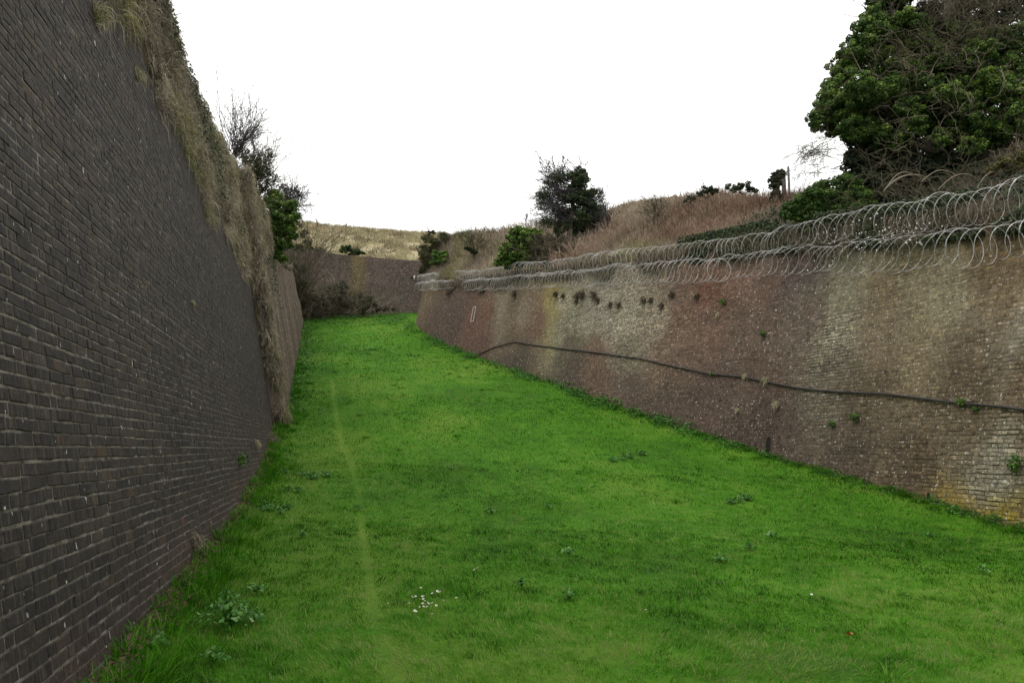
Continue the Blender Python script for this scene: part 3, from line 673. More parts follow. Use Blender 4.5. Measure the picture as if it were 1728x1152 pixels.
def left_mat():
    rng = np.random.default_rng(31); acc = Acc(); iv = Acc()
    m = 2300; Y = 4 + 27 * rng.random(m) ** .8; k = rng.random(m) ** .85
    far = Y > 22.3; zt = left_top(Y) + .5 * (fbm(Y * 1.1, 0 * Y + 3, 3) - .5)
    ze = np.where(far, np.where(Y > 25, 7.0, 6.2), 4.72 + .9 * (fbm(Y * 1.0, Y * 0 + 4, 3) - .5) - .5 * np.clip(vnoise(Y * 3.1, 8 + 0 * Y) - .5, 0, 1) * 3)
    z = ze + (zt - ze) * k; dn = fbm(Y * 1.5, z * 1.5, 3); kp = rng.random(m) < np.clip((dn - .36) * 5, .12, 1)
    Y, z, far, k = Y[kp], z[kp], far[kp], k[kp]; m = len(Y)
    P = np.where(far[:, None], lpt(Y, z, .04, True), lpt(Y, z, .04))
    tone = tones(rng, m, .52, .16) + .42 * (fbm(Y * .7, z * .9, 2) - .5) + .13 * np.clip((Y - 12) / 8, -1, 1); tone = np.where(tone > .92, .97, np.clip(tone, .03, .9))
    tuft_batch(acc, P, np.array([1, .1, .3]), .05 + .10 * rng.random(m), 62, .10 + .22 * rng.random(m), .0055 + .00025 * Y, tone, rng)
    # sprigs standing on the crest
    m = 260; Y = 8 + 22 * rng.random(m); z = left_top(Y) + .35 * (fbm(Y * 1.1, 0 * Y + 3, 3) - .5); P = np.where((Y > 22.3)[:, None], lpt(Y, z, -.1, True), lpt(Y, z, -.1))
    tuft_batch(acc, P, np.array([.4, 0, 1.2]), .06 + .06 * rng.random(m), 26, .14 + .22 * rng.random(m), .006 + .0002 * Y, tones(rng, m, .45, .15), rng, .5)
    # dry beard down the joint between the two stretches
    m = 460; z = .7 + 7 * rng.random(m); kp = fbm(z * 1.3, 0 * z + 5, 3) > .33; z = z[kp]; m = len(z); wd = ip(z, [.6, 2, 3.4, 5, 8], [.12, .35, .5, .55, .9])
    Yj = 22.3 + rng.random(m) * wd; P = lpt(Yj, z, .03, True); e_ = rng.random(m) < .5; P[e_] = lpt(np.full(e_.sum(), 22.27), z[e_], .05 + .28 * rng.random(e_.sum()))
    tuft_batch(acc, P, np.array([.8, -.6, .3]), .05 + .09 * rng.random(m), 60, .14 + .2 * rng.random(m), np.full(m, .012), tones(rng, m, .60, .12) * 1.0, rng, .6)
    o = acc.build('hanging_dry_grass', M['dry'])
    tag(o, 'thick dry straw grass hanging over the top of the dark left wall', 'dry grass', kind='stuff')
    # ivy along the crest
    n = 15000; Y = 9.0 + 11 * rng.random(n) ** 1.3; z = left_top(Y) + .12 - abs(rng.normal(0, .55, n)); P = lpt(Y, z, -.05 + .22 * rng.random(n))
    kp = rng.random(n) < np.clip((fbm(Y * 1.2, z * 1.2, 3) - .42) * 5, 0, 1)
    leaves(iv, P[kp], np.tile([1, 0, .5], (kp.sum(), 1)), .035 + .035 * rng.random(kp.sum()), rng, rng.random(kp.sum()) * .9)
    n = 16000; Y = 8 + 21 * rng.random(n); z = 4.9 + (left_top(Y) - 4.9) * rng.random(n); kp = rng.random(n) < np.clip((fbm(Y * .9 + 33, z * 1.3, 3) - .56) * 7, 0, 1); Y, z = Y[kp], z[kp]
    P = np.where((Y > 22.3)[:, None], lpt(Y, z, .05 + .18 * rng.random(len(Y)), True), lpt(Y, z, .05 + .18 * rng.random(len(Y)))); leaves(iv, P, np.tile([1, 0, .5], (len(Y), 1)), .03 + .04 * rng.random(len(Y)), rng, rng.random(len(Y)))
    o = iv.build('crest_ivy', M['ivyd']); tag(o, 'dark trailing ivy on the crest of the bank above the left wall', 'ivy', kind='stuff')
left_mat()
def bank_stuff():
    rng = np.random.default_rng(41); dry = Acc(); brm = Acc(); ivy = Acc()
    n = 130000; s = 9 + 62 * rng.random(n); o_ = 9 * rng.random(n) ** 1.5
    o_ = np.where(s > S_ARC - 2, o_ * .33, o_)
    zt = RTOP(s); q = rcurve(s) + rnorm(s) * (np.minimum(.2 * zt, 3.4) + .15 + o_)[:, None]
    k = (np.abs(q[:, 0]) < .68 * q[:, 1] + 2.5); q, s, o_ = q[k], s[k], o_[k]
    h, d, ss = bank_h(q[:, 0], q[:, 1]); k = d > .1; q, s, o_, h, d = q[k], s[k], o_[k], h[k], d[k]
    P = np.stack([q[:, 0], q[:, 1], h - .03], -1); n = len(P)
    cl = fbm(q[:, 0] * .55, q[:, 1] * .55, 3); px = proj(P)
    # bramble zone: the crest between the thorn tree and the posts; elsewhere straw grass
    bz = np.clip((d - 1.6) / 1.2, 0, 1) * np.clip((42 - s) / 3, 0, 1) * np.clip((s - 24) / 2, 0, 1) * (.35 + .9 * cl)
    isb = rng.random(n) < bz
    sc = 1 + np.clip((q[:, 1] - 20) / 18, 0, 1.8)
    tr = np.hypot(q[:, 0] - 11.3, q[:, 1] - 20.5); tree_ = rng.random(n) < np.maximum(np.clip((25 - s) / 2, 0, .93), np.clip((8 - tr) / 1.5, 0, .96))
    isb &= ~tree_; ii = tree_ & (rng.random(n) < .8)
    leaves(ivy, P[ii] + [0, 0, .05] + rng.normal(0, .06, (ii.sum(), 3)), np.tile([-.4, -.3, 1.], (ii.sum(), 1)), .06 + .06 * rng.random(ii.sum()), rng, .75 * rng.random(ii.sum()))
    i = ~isb & ~tree_ & (rng.random(n) < .75)
    hh = (.16 + .30 * rng.random(i.sum())) * (.6 + .8 * cl[i]); ln = rng.normal(0, .5, (i.sum(), 3)) * hh[:, None]; ln[:, 2] = -abs(ln[:, 2]) * .5
    ln += -np.concatenate([rnorm(s[i]), 0 * hh[:, None]], 1) * hh[:, None] * .5
    t = .62 + .7 * (fbm(q[i, 0] * .9, q[i, 1] * .9, 3) - .5) + rng.normal(0, .14, i.sum())
    green = (fbm(q[i, 0] * .5 + 70, q[i, 1] * .5, 3) > .50) & (d[i] < 2.4) & (rng.random(i.sum()) < .7); t = np.where(green, .95 + .05 * rng.random(i.sum()), np.clip(t, 0, .88))
    blades(dry, P[i], hh, (.007 + .006 * rng.random(i.sum())) * sc[i], ln, t, rng)
    i = isb; hh = .25 + .5 * rng.random(i.sum()); ln = rng.normal(0, .6, (i.sum(), 3)) * hh[:, None]; ln[:, 2] = -abs(ln[:, 2]) * .8
    t = .45 + .8 * (fbm(q[i, 0] * 1.2, q[i, 1] * 1.2, 3) - .5) + rng.normal(0, .18, i.sum())
    blades(brm, P[i], hh, (.008 + .007 * rng.random(i.sum())) * sc[i], ln, np.clip(t, 0, 1), rng)
    o = dry.build('bank_dry_grass', M['dry']); tag(o, 'pale dry grass covering the bank behind the right wall', 'dry grass', kind='stuff')
    o = brm.build('dead_bramble', M['bramble']); tag(o, 'reddish brown dead bramble covering the crest of the right bank', 'bramble', kind='stuff')
    # beard of dead grass and ivy hanging at the wall top
    n = 26000; s = 13 + 43 * rng.random(n); k = rng.random(n); zt = RTOP(s); z = zt + .25 - .75 * k * (.4 + vnoise(s * 1.1, s * 0 + 2))
    P = rpt(s, z, .02 + .1 * rng.random(n)); cl = fbm(s * 1.1, z * 1.5, 3); kp = rng.random(n) < np.clip((cl - .3) * 4, .05, 1)
    nn = -np.concatenate([rnorm(s[kp]), np.zeros((kp.sum(), 1))], 1) + np.array([0, 0, .3])
    w = (.008 + .006 * rng.random(kp.sum())) * (1 + np.clip((P[kp, 1] - 18) / 20, 0, 1.5)); hb = Acc()
    hang(hb, P[kp], nn, .15 + .25 * rng.random(kp.sum()), w, rng, .25 + .5 * (cl[kp] - .3) + rng.normal(0, .13, kp.sum()))
    o = hb.build('wall_top_dry_grass', M['dry']); tag(o, 'dull dead grass draped along the top edge of the right wall behind the razor wire', 'dry grass', kind='stuff')
    n = 42000; s = np.r_[22 + 12 * rng.random(n // 2), 13 + 10 * rng.random(n - n // 2)]; zt = RTOP(s); z = zt + .55 - 1.0 * rng.random(n) ** 1.1
    P = rpt(s, z, .03 + .16 * rng.random(n)); kp = rng.random(n) < np.clip((fbm(s * .8 + 12, z * 1.1, 3) - .36) * 5, 0, 1)
    nn = -np.concatenate([rnorm(s[kp]), np.zeros((kp.sum(), 1))], 1) + np.array([0, 0, .4])
    leaves(ivy, P[kp], nn, .06 + .05 * rng.random(kp.sum()), rng, rng.random(kp.sum()))
    o = ivy.build('wall_top_ivy', M['ivyd']); tag(o, 'dark green ivy creeping along the top of the right wall behind the wire', 'ivy', kind='stuff')
bank_stuff()
def hill_grass():
    rng = np.random.default_rng(51); acc = Acc(); n = 60000
    Y = 61.5 + 26 * rng.random(n); X = -30 + 24 * rng.random(n); k = np.abs((X / Y) + .2) < .12; X, Y = X[k], Y[k]
    cl = fbm(X * 1.1, Y * 1.1, 3); k = rng.random(len(X)) < np.clip((cl - .35) * 5, .1, 1); X, Y, cl = X[k], Y[k], cl[k]; n = len(X)
    h = .25 + .35 * rng.random(n) * (cl + .4); ln = rng.normal(0, .55, (n, 3)) * h[:, None]; ln[:, 2] = -abs(ln[:, 2]) * .5
    blades(acc, np.stack([X, Y, hill_h(X, Y) - .05], -1), h, .035 + .03 * rng.random(n), ln, np.clip(.35 + 1.1 * (fbm(X * .7 + 9, Y * .7, 3) - .4) + rng.normal(0, .16, n), 0, 1), rng)
    o = acc.build('hill_grass', M['hay']); tag(o, 'tufted straw yellow grass on the hillside behind the far wall', 'dry grass', kind='stuff')
hill_grass()
# ------------------------------------------------------------------ razor wire
def coil(px, label, r0, pitch, off=.45, seed=1, ends=(0, 0)):
    rng = np.random.default_rng(seed)
    C = np.array([r_px(a, b, off) for a, b in px]); rr = np.interp(np.arange(len(C)), np.linspace(0, len(C) - 1, len(r0)), r0) if np.ndim(r0) else np.full(len(C), r0)
    seg = np.r_[0, np.cumsum(np.linalg.norm(np.diff(C, axis=0), axis=1))]; Lt = seg[-1]
    turns = Lt / pitch; n = int(turns * 26); th = np.linspace(0, turns * 2 * math.pi, n)
    u = np.linspace(0, Lt, n) + pitch * 1.6 * (vnoise(np.linspace(0, Lt, n) * .9, np.full(n, seed * 3.3)) - .5) + pitch * .5 * (vnoise(np.linspace(0, Lt, n) * 3.1, np.full(n, seed * 1.3)) - .5)
    c = np.stack([np.interp(u, seg, C[:, i]) for i in range(3)], -1); R = np.interp(u, seg, rr) * (1 + .34 * (vnoise(u * 2.2, 0 * u + seed) - .5))
    c[:, 2] += .10 * (vnoise(u * .55, 0 * u + seed * 2) - .5) + .05 * (vnoise(u * 1.9, 0 * u + seed * 2) - .5)
    t = np.gradient(np.stack([np.interp(np.linspace(0, Lt, n), seg, C[:, i]) for i in range(3)], -1), axis=0); t /= np.linalg.norm(t, axis=1)[:, None]
    tilt = .9 * (vnoise(u * 1.1, 0 * u + 7 + seed) - .5)
    a = np.cross(t, [0, 0, 1.]); a /= np.linalg.norm(a, axis=1)[:, None]; b = np.cross(a, t)
    P = c + R[:, None] * (a * np.cos(th)[:, None] + b * np.sin(th)[:, None] * 1.04) + t * (R * np.sin(th) * (tilt + .25))[:, None]
    acc = Acc(); V, f = tube(P, .0040 + .00012 * P[:, 1], 4, True); acc.add(V, f)
    # barbs
    m = np.arange(2, n - 2, 2); tg = P[m + 1] - P[m - 1]; tg /= np.linalg.norm(tg, axis=1)[:, None]
    sd = np.cross(tg, rng.normal(0, 1, (len(m), 3))); sd /= np.linalg.norm(sd, axis=1)[:, None]
    V = np.stack([P[m] - tg * .026 + sd * .017, P[m] + sd * .004 - tg * .006, P[m] + tg * .026 + sd * .017, P[m] + tg * .026 - sd * .017, P[m] - sd * .004 + tg * .006, P[m] - tg * .026 - sd * .017], 1).reshape(-1, 3)
    bb = np.arange(len(m))[:, None] * 6; acc.add(V, [bb + np.array([0, 1, 4, 5]), bb + np.array([1, 2, 3, 4])])
    # tie wire along the coil crown
    w = c + b * R[:, None] * 1.0; V, f = tube(w[::6], .004, 4, True); acc.add(V, f)
    o = acc.build('razor_wire_coil', M['wire'])
    tag(o, label, 'razor wire', 'razor wire coils along the right wall top'); return o
U1 = [(772,465),(800,464),(830,461),(870,457),(905,453),(950,448),(1000,442),(1050,435),(1100,428),(1160,422),(1210,422),(1260,416),(1320,402),(1380,391),(1440,382),(1500,373),(1560,366),(1600,358),(1640,349),(1680,340),(1728,329),(1800,310),(1900,286),(2000,264)]
L1 = [(785,482),(830,480),(870,477),(905,475),(950,472),(1000,469),(1050,464),(1100,459),(1160,456),(1222,453)]
L2 = [(1228,452),(1280,447),(1340,440),(1400,438),(1450,437),(1500,433),(1550,429),(1600,423),(1650,413),(1700,402),(1728,396),(1800,380),(1900,362),(2000,345)]
coil([(706,471),(730,468),(764,465)], 'upper short bundle of razor wire at the far rounded corner of the right wall', .24, .2, .3, 5)
coil([(706,483),(730,481),(764,480)], 'lower short bundle of razor wire at the far rounded corner of the right wall', .24, .2, .3, 6)
coil(U1, 'upper long coil of razor wire running along the right wall top below the ivy tree', [.24,.25,.26,.27,.28,.28,.28,.28,.28,.28,.28,.29,.30,.30,.31,.32,.33,.34,.36,.38,.39,.4,.4,.4], .30, .45, 7)
coil(L1, 'lower razor wire coil, middle section ending in a full round loop', (.27, .32), .26, .45, 8)
coil(L2, 'lower razor wire coil, nearest section below the ivy tree', (.31, .37), .33, .45, 9)
# loop hanging open at the section end
c = r_px(1214, 455, .62); th = np.linspace(0, 2 * math.pi * 1.25, 60); acc = Acc()
V, f = tube(c + np.stack([.34 * np.cos(th), .012 * th, .34 * np.sin(th)], -1), .008, 5); acc.add(V, f)
o = acc.build('wire_loop', M['wire']); tag(o, 'single open round loop of wire facing the lawn on the right wall', 'wire loop')
# pale seed heads caught in the wire
rng = np.random.default_rng(151); a = Acc(); n = 210
ss_ = rng.normal(26.0, 1.1, n); zz_ = RTOP(ss_) - .25 + rng.normal(0, .28, n); pp_ = rpt(ss_, zz_, .08 + .6 * rng.random(n))
for p in pp_:
    q = .008 + .017 * rng.random() ** 2; u = rng.normal(0, 1, (6, 3)); V = p + q * np.array([[1, 0, 0], [-1, 0, 0], [0, 1, 0], [0, -1, 0], [0, 0, 1], [0, 0, -1]]) * (.7 + .6 * rng.random((6, 1)))
    a.add(V, [np.array([[0, 2, 4], [2, 1, 4], [1, 3, 4], [3, 0, 4], [2, 0, 5], [1, 2, 5], [3, 1, 5], [0, 3, 5]])], tint=.55 + .4 * rng.random())
o = a.build('seed_heads', tinted('seed_fluff', [(0, (.4, .36, .33)), (1, (.78, .75, .74))])); tag(o, 'pale fluffy seed heads scattered through the razor wire', 'seed heads', kind='stuff')
# ------------------------------------------------------------------ cable along the right wall
cb = [(786,607),(797,606),(815,598),(835,586),(848,574),(853,572.5),(870,576),(890,580),(950,588),(1000,594),(1070,603),(1100,609),(1152,621),(1200,631),(1260,636),(1300,645),(1350,655),(1420,661),(1500,664),(1560,672),(1620,680),(1680,685),(1728,691),(1790,699),(1900,711),(2000,722)]
cz = np.array([r_hit(*q) for q in cb]); o_ = np.argsort(-cz[:, 0]); cz = cz[o_]
sq = np.linspace(cz[0, 0], cz[-1, 0], 400); zq = np.interp(-sq, -cz[:, 0], cz[:, 1])
zq = np.convolve(np.pad(zq, 1, 'edge'), np.ones(3) / 3, 'valid') + .02 * (vnoise(sq * 1.2, 0 * sq) - .5)
V, f = tube(rpt(sq, zq, .04 + .02 * vnoise(sq, 0 * sq + 4)), .023, 8); a = Acc(); a.add(V, f); o = a.build('cable', M['hose'], smooth=True)
tag(o, 'black cable sagging along the right brick wall down to the grass', 'cable')
# worn white frame on the red patch
s0, z0 = r_hit(800, 530); acc = Acc()
def bar(acc, A, B, w, d):
    A = np.asarray(A); B = np.asarray(B); V, f = tube(np.stack([A, B]), w, 4); acc.add(V, f)
def rp(ds, dz): return rpt(np.array(s0 + ds), np.array(z0 + dz), np.array(.035))
e = empty('sign_frame', [float(v) for v in rp(0, -.42)]); tag(e, 'tall narrow worn white frame fixed to the red stained patch of the right wall', 'sign frame')
for nm, A, B in (('upright', (-.16, -.40), (-.14, .36)), ('upright', (.17, -.36), (.17, .40)), ('rail', (-.14, .36), (.17, .40)), ('rail', (-.22, -.40), (.17, -.36))):
    acc = Acc(); bar(acc, rp(*A), rp(*B), .02, 0); acc.build(nm, M['white'], e)
# small fitting on the far wall
u = float(np.interp(-7.55, FWX, _fu)); base = fpt(np.array(u), np.array(13.0), np.array(.06)); e = empty('wall_lamp', [float(v) for v in base]); tag(e, 'small white wall lamp with two dark heads near the right end of the far wall', 'lamp')
acc = Acc(); V, f = tube(np.array([base + [0, -.03, -.13], base + [0, -.12, 0], base + [0, -.05, .16]]), [.06, .075, .05], 8); acc.add(V, f); acc.build('lamp_body', M['white'], e)
for sx in (-1, 1):
    acc = Acc(); V, f = tube(np.array([base + [sx * .07, -.1, .02], base + [sx * .16, -.13, .01], base + [sx * .25, -.16, -.01]]), [.035, .06, .07], 8); acc.add(V, f); acc.build('lamp_head', M['void'], e)
# ------------------------------------------------------------------ posts on the right bank
def ground_bank(px, Y):
    x = at(px, 400, Y)[0]; return x, float(bank_h([x], [Y])[0][0])
Y = 29.0
for (px, ytop, r, mat, lab) in ((1330, 281, .045, 'steel', 'tall thin grey metal post on the right bank, beside the ivy covered stump'), (1321.5, 289, .085, 'wood', 'shorter pale weathered post between the ivy covered stump and the thin metal post')):
    p = at(px, ytop, Y); z0 = at(px, 345, Y)[2] - .6; a = Acc()
    V, f = tube(np.array([[p[0], Y, z0], [p[0], Y, (z0 + p[2]) / 2], [p[0], Y, p[2] - .02], [p[0], Y, p[2]]]), [r, r, r, r * .8], 10); a.add(V, f); o = a.build('post', M[mat]); tag(o, lab, 'post')
# ivy covered stump
e = empty('ivy_stump', [float(v) for v in at(1309, 345, 28.5)]); tag(e, 'post smothered in dark ivy with a drooping head, on the right bank skyline', 'stump')
rng = np.random.default_rng(61); a = Acc()
V, f = tube(np.array([at(1310, 352, 28.5), at(1310, 325, 28.5), at(1313, 300, 28.5), at(1318, 291, 28.5)]), [.14, .12, .1, .05], 8); a.add(V, f, tint=.3); a.build('trunk', M['twig'], e)
a = Acc(); s_ = pm(28.5)
blob_leaves(a, [tuple(at(x, y, 28.5)) + (r * s_,) for x, y, r in ((1309, 328, 12), (1308, 316, 12), (1311, 305, 13), (1314, 297, 12), (1318, 292, 9), (1307, 296, 8), (1302, 302, 7))], 260, .075, rng, (.05, .75), 9)
blob_leaves(a, [tuple(at(x, y, 28.5)) + (r * s_,) for x, y, r in ((1297, 306, 5), (1308, 338, 12))], 220, .06, rng, (.05, .7), 6)
a.build('ivy_foliage', M['ivyd'], e)
# telegraph pole far right of the lawn end
Y = 75.0; e = empty('utility_pole', [float(v) for v in at(888, 400, Y)]); tag(e, 'thin distant utility pole behind the round green bush', 'pole')
a = Acc(); V, f = tube(np.array([at(888, 402, Y), at(887.5, 380, Y), at(887.5, 360, Y)]), [.075, .065, .05], 6); a.add(V, f); a.build('pole', M['wood'], e)
a = Acc(); p = at(888, 365, Y); V, f = tube(np.array([p + [0, -.15, -.35], p + [.12, -.15, .2]]), [.10, .08], 8); a.add(V, f); a.build('transformer', M['steel'], e)
# weathered paling behind the bush
Y = 46.0; e = empty('paling_fence', [float(v) for v in at(915, 392, Y)]); tag(e, 'short run of grey palings glimpsed at the foot of the thorn tree', 'fence')
for i in range(7):
    a = Acc(); x = 906 + i * 3.6; V, f = tube(np.array([at(x, 398, Y), at(x, 385, Y), at(x, 377 + 3 * vnoise(i * 1.7, 2), Y)]), [.045, .045, .035], 5); a.add(V, f); a.build('pale', M['wood'], e)
a = Acc(); V, f = tube(np.array([at(904, 388, Y) + [0, .06, 0], at(930, 388, Y) + [0, .06, 0]]), .03, 5); a.add(V, f); a.build('rail', M['wood'], e)
# ------------------------------------------------------------------ trees and shrubs
def P3(px, py, Y): return tuple(float(v) for v in at(px, py, Y))
def big_tree():
    rng = np.random.default_rng(71); Y = 20.6; s = pm(Y)
    base = at(1590, 350, 21.5); e = empty('ivy_tree', [float(v) for v in base]); tag(e, 'large dense ivy covered tree with bare twisted branches, top right above the wire', 'tree')
    a = Acc(); P = np.array([base + [0, 0, -.8], base + [-.1, 0, .8], at(1575, 230, 21.4), at(1585, 120, 21.2), at(1600, 20, 21.2), at(1600, -60, 21.2)])
    V, f = tube(P, [.34, .28, .23, .18, .12, .05], 10); a.add(V, f, tint=.35); a.build('trunk', M['bark'], e)
    limbs = [((1580, 260), (-1, -.35, .35), 3.0), ((1578, 200), (-1, -.5, .5), 3.0), ((1585, 140), (-.8, -.3, .7), 2.6), ((1585, 160), (.9, -.6, .5), 2.6), ((1580, 240), (.9, -.6, .25), 3.0), ((1590, 90), (.5, -.5, .9), 2.0), ((1590, 300), (-.7, -.7, .15), 2.6), ((1590, 300), (.7, -.8, .2), 2.2), ((1585, 100), (-.4, .4, .9), 2.0), ((1590, 80), (.6, .3, .8), 2.0)]
    a = Acc(); tw = Acc()
    for (p, d, L) in limbs:
        st = at(p[0], p[1], 21.3); pl = polyline(rng, st, np.array(d, float), L, 8, .16, .0)
        V, f = tube(pl, np.linspace(.09, .03, 9), 6); a.add(V, f, tint=.4)
        for i in range(2, 9):
            for _ in range(3): grow(tw, rng, pl[i], pl[i] - pl[i - 1] + rng.normal(0, .25, 3), .9, .013, 2, [4, 3], .55, .22, -.01, .9, 4, 5, .62, .005)
    a.build('limb', M['bark'], e)
    # bare twig crown, upper right, and the tangle in the face of the tree
    for _ in range(150):
        c = at(rng.uniform(1535, 1715), rng.uniform(-30, 110), rng.uniform(19.6, 21.6)); d = np.array([rng.normal(.1, .8), rng.normal(-.2, .5), rng.normal(.35, .5)])
        grow(tw, rng, c, d, .75, .012, 2, [4, 3], .55, .25, 0, .9, 3, 5, .65, .0045)
    for _ in range(36):
        c = at(rng.uniform(1470, 1720), rng.uniform(70, 250), rng.uniform(19.2, 20.2)); d = np.array([rng.normal(0, 1), rng.normal(-.3, .4), rng.normal(-.1, .5)])
        grow(tw, rng, c, d, 1.0, .0105, 2, [4, 2], .72, .30, -.04, .8, 4, 7, .6, .005)
    for _ in range(26):   # twigs poking out on the left
        c = at(rng.uniform(1375, 1440), rng.uniform(232, 300), 20.5); d = np.array([-1, rng.normal(0, .3), rng.normal(0, .22)])
        grow(tw, rng, c, d, .75, .009, 2, [5, 3], .3, .14, -.02, .5, 3, 6, .6, .004)
    for p in ((1450, 30), (1462, 15), (1480, 3)):
        grow(tw, rng, at(p[0], p[1], 20.6), np.array([-1, 0, rng.normal(.4, .3)]), .75, .010, 2, [3, 2], .5, .25, 0, .6, 3, 6, .6, .005)
    tw.build('twigs', M['twig'], e)
    B = [(1388, 205, 26), (1405, 165, 34), (1420, 125, 34), (1445, 150, 42), (1440, 90, 32), (1470, 55, 38), (1500, 20, 38), (1530, -20, 42), (1480, 110, 46), (1455, 200, 42), (1415, 212, 30), (1505, 75, 42), (1500, 150, 40), (1390, 180, 26), (1375, 200, 18), (1530, 40, 36), (1460, 165, 40), (1425, 185, 36), (1480, 35, 34), (1520, 120, 40), (1470, 225, 34), (1440, 215, 30), (1540, 90, 36), (1500, -15, 36), (1425, 105, 26), (1452, 72, 26), (1398, 150, 24), (1475, 30, 28), (1500, 60, 36), (1480, 0, 26)]
    a = Acc(); blob_leaves(a, [P3(x, y, Y + rng.normal(0, .35)) + (r * s,) for x, y, r in B], 400, .056, rng, (.15, 1.0), 26, subr=(.13, .30))
    a.build('ivy_foliage', M['ivy'], e)
    B = [(1625, 150, 34, 20.3), (1665, 160, 36, 20), (1705, 120, 38, 20), (1735, 160, 42, 19.8), (1700, 190, 34, 19.8), (1580, 165, 34, 20.6), (1560, 120, 34, 20.8), (1640, 110, 30, 20.6), (1720, 225, 30, 20), (1660, 205, 30, 20.2), (1755, 90, 40, 20), (1770, 210, 46, 20), (1600, 80, 26, 21), (1610, 190, 36, 20.6), (1570, 200, 36, 20.8), (1545, 170, 36, 20.9), (1690, 80, 34, 20.6), (1640, 60, 30, 21), (1690, 220, 34, 20.2), (1650, 130, 34, 20.5), (1600, 120, 34, 20.8), (1740, 60, 40, 20.4), (1560, 145, 34, 20.3), (1600, 160, 30, 20.1), (1635, 175, 32, 19.8), (1670, 140, 34, 19.7), (1700, 155, 34, 19.6), (1725, 195, 34, 19.5), (1530, 185, 32, 20.2), (1560, 80, 34, 20.6), (1610, 55, 30, 20.6), (1660, 90, 32, 20.3), (1720, 100, 34, 20), (1690, 240, 26, 19.9), (1620, 215, 28, 20.1), (1585, 235, 26, 20.3), (1555, 45, 28, 20.6), (1590, 100, 30, 20.4), (1640, 85, 28, 20.2), (1700, 60, 34, 20.2), (1545, 215, 28, 20.3), (1515, 240, 26, 20.3), (1640, 245, 28, 20.0), (1730, 145, 36, 19.6)]
    a = Acc(); blob_leaves(a, [P3(x, y, yy + rng.normal(0, .2)) + (r * pm(yy),) for x, y, r, yy in B], 290, .060, rng, (.15, 1.0), 24, subr=(.14, .30))
    a.build('ivy_foliage', M['ivy'], e)
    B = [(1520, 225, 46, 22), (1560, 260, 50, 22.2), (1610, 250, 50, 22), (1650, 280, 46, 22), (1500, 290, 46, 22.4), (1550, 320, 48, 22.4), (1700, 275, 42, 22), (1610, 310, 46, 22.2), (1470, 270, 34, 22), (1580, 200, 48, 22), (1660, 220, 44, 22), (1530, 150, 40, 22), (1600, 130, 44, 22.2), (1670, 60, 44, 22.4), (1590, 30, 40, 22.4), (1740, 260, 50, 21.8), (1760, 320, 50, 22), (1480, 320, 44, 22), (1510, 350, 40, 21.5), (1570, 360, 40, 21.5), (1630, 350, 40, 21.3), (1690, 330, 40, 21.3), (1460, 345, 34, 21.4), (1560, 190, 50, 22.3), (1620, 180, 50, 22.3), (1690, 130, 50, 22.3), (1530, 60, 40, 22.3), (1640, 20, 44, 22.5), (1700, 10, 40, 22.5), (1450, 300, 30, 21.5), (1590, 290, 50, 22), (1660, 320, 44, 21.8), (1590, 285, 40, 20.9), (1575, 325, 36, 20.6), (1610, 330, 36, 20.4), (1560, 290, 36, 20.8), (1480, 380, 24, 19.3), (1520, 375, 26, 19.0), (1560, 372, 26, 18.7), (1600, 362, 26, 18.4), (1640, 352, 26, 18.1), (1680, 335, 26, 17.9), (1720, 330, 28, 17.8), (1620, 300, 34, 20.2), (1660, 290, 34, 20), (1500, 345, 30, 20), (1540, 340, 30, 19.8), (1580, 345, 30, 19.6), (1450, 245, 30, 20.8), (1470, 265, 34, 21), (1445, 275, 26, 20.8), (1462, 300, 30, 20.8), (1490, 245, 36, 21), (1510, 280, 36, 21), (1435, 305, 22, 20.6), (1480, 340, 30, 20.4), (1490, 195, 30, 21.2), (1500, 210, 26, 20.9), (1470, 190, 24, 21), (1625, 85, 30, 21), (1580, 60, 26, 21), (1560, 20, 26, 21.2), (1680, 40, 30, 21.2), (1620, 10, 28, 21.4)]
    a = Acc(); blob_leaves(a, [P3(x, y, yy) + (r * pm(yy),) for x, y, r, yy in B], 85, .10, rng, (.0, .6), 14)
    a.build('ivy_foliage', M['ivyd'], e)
big_tree()
def bush(name, label, cat, blobs, Y, mat, seed, dens, size, tone, sub=12, twigs=None, root=None, group=None, jy=.15, asp=.8, leafname='foliage'):
    rng = np.random.default_rng(seed); s = pm(Y)
    rp_ = at(*root, Y) if root else at(np.mean([b[0] for b in blobs]), max(b[1] + b[2] * .8 for b in blobs), Y)
    e = empty(name, [float(v) for v in rp_]); tag(e, label, cat, group)
    if mat:
        a = Acc(); blob_leaves(a, [P3(x, y, Y + rng.normal(0, jy)) + (r * s,) for x, y, r in blobs], dens, size, rng, tone, sub, asp); a.build(leafname, mat, e)
    a = Acc()
    for _ in range(twigs.get('n', 8) if twigs else 5):
        b = blobs[rng.integers(len(blobs))]; tgt = at(b[0] + rng.normal(0, b[2] * .4), b[1] + rng.normal(0, b[2] * .4), Y + rng.normal(0, .15)); d = tgt - rp_
        if twigs: grow(a, rng, rp_ + rng.normal(0, .08, 3), d + rng.normal(0, twigs.get('sp', .2), 3) * np.linalg.norm(d), np.linalg.norm(d) * twigs.get('len', 1.0), twigs.get('r', .02), twigs.get('depth', 2), twigs.get('ch', [5, 4]), twigs.get('tint', .4), .14, twigs.get('g', .02), twigs.get('spread', .6), 4, 6, twigs.get('sh', .55), twigs.get('rmin', .006))
        else: grow(a, rng, rp_, d, np.linalg.norm(d) * 1.0, .02, 1, [3], .3, .12, 0, .5)
    a.build('stems', twigs.get('mat', M['twig']) if twigs else M['twig'], e)
    return e
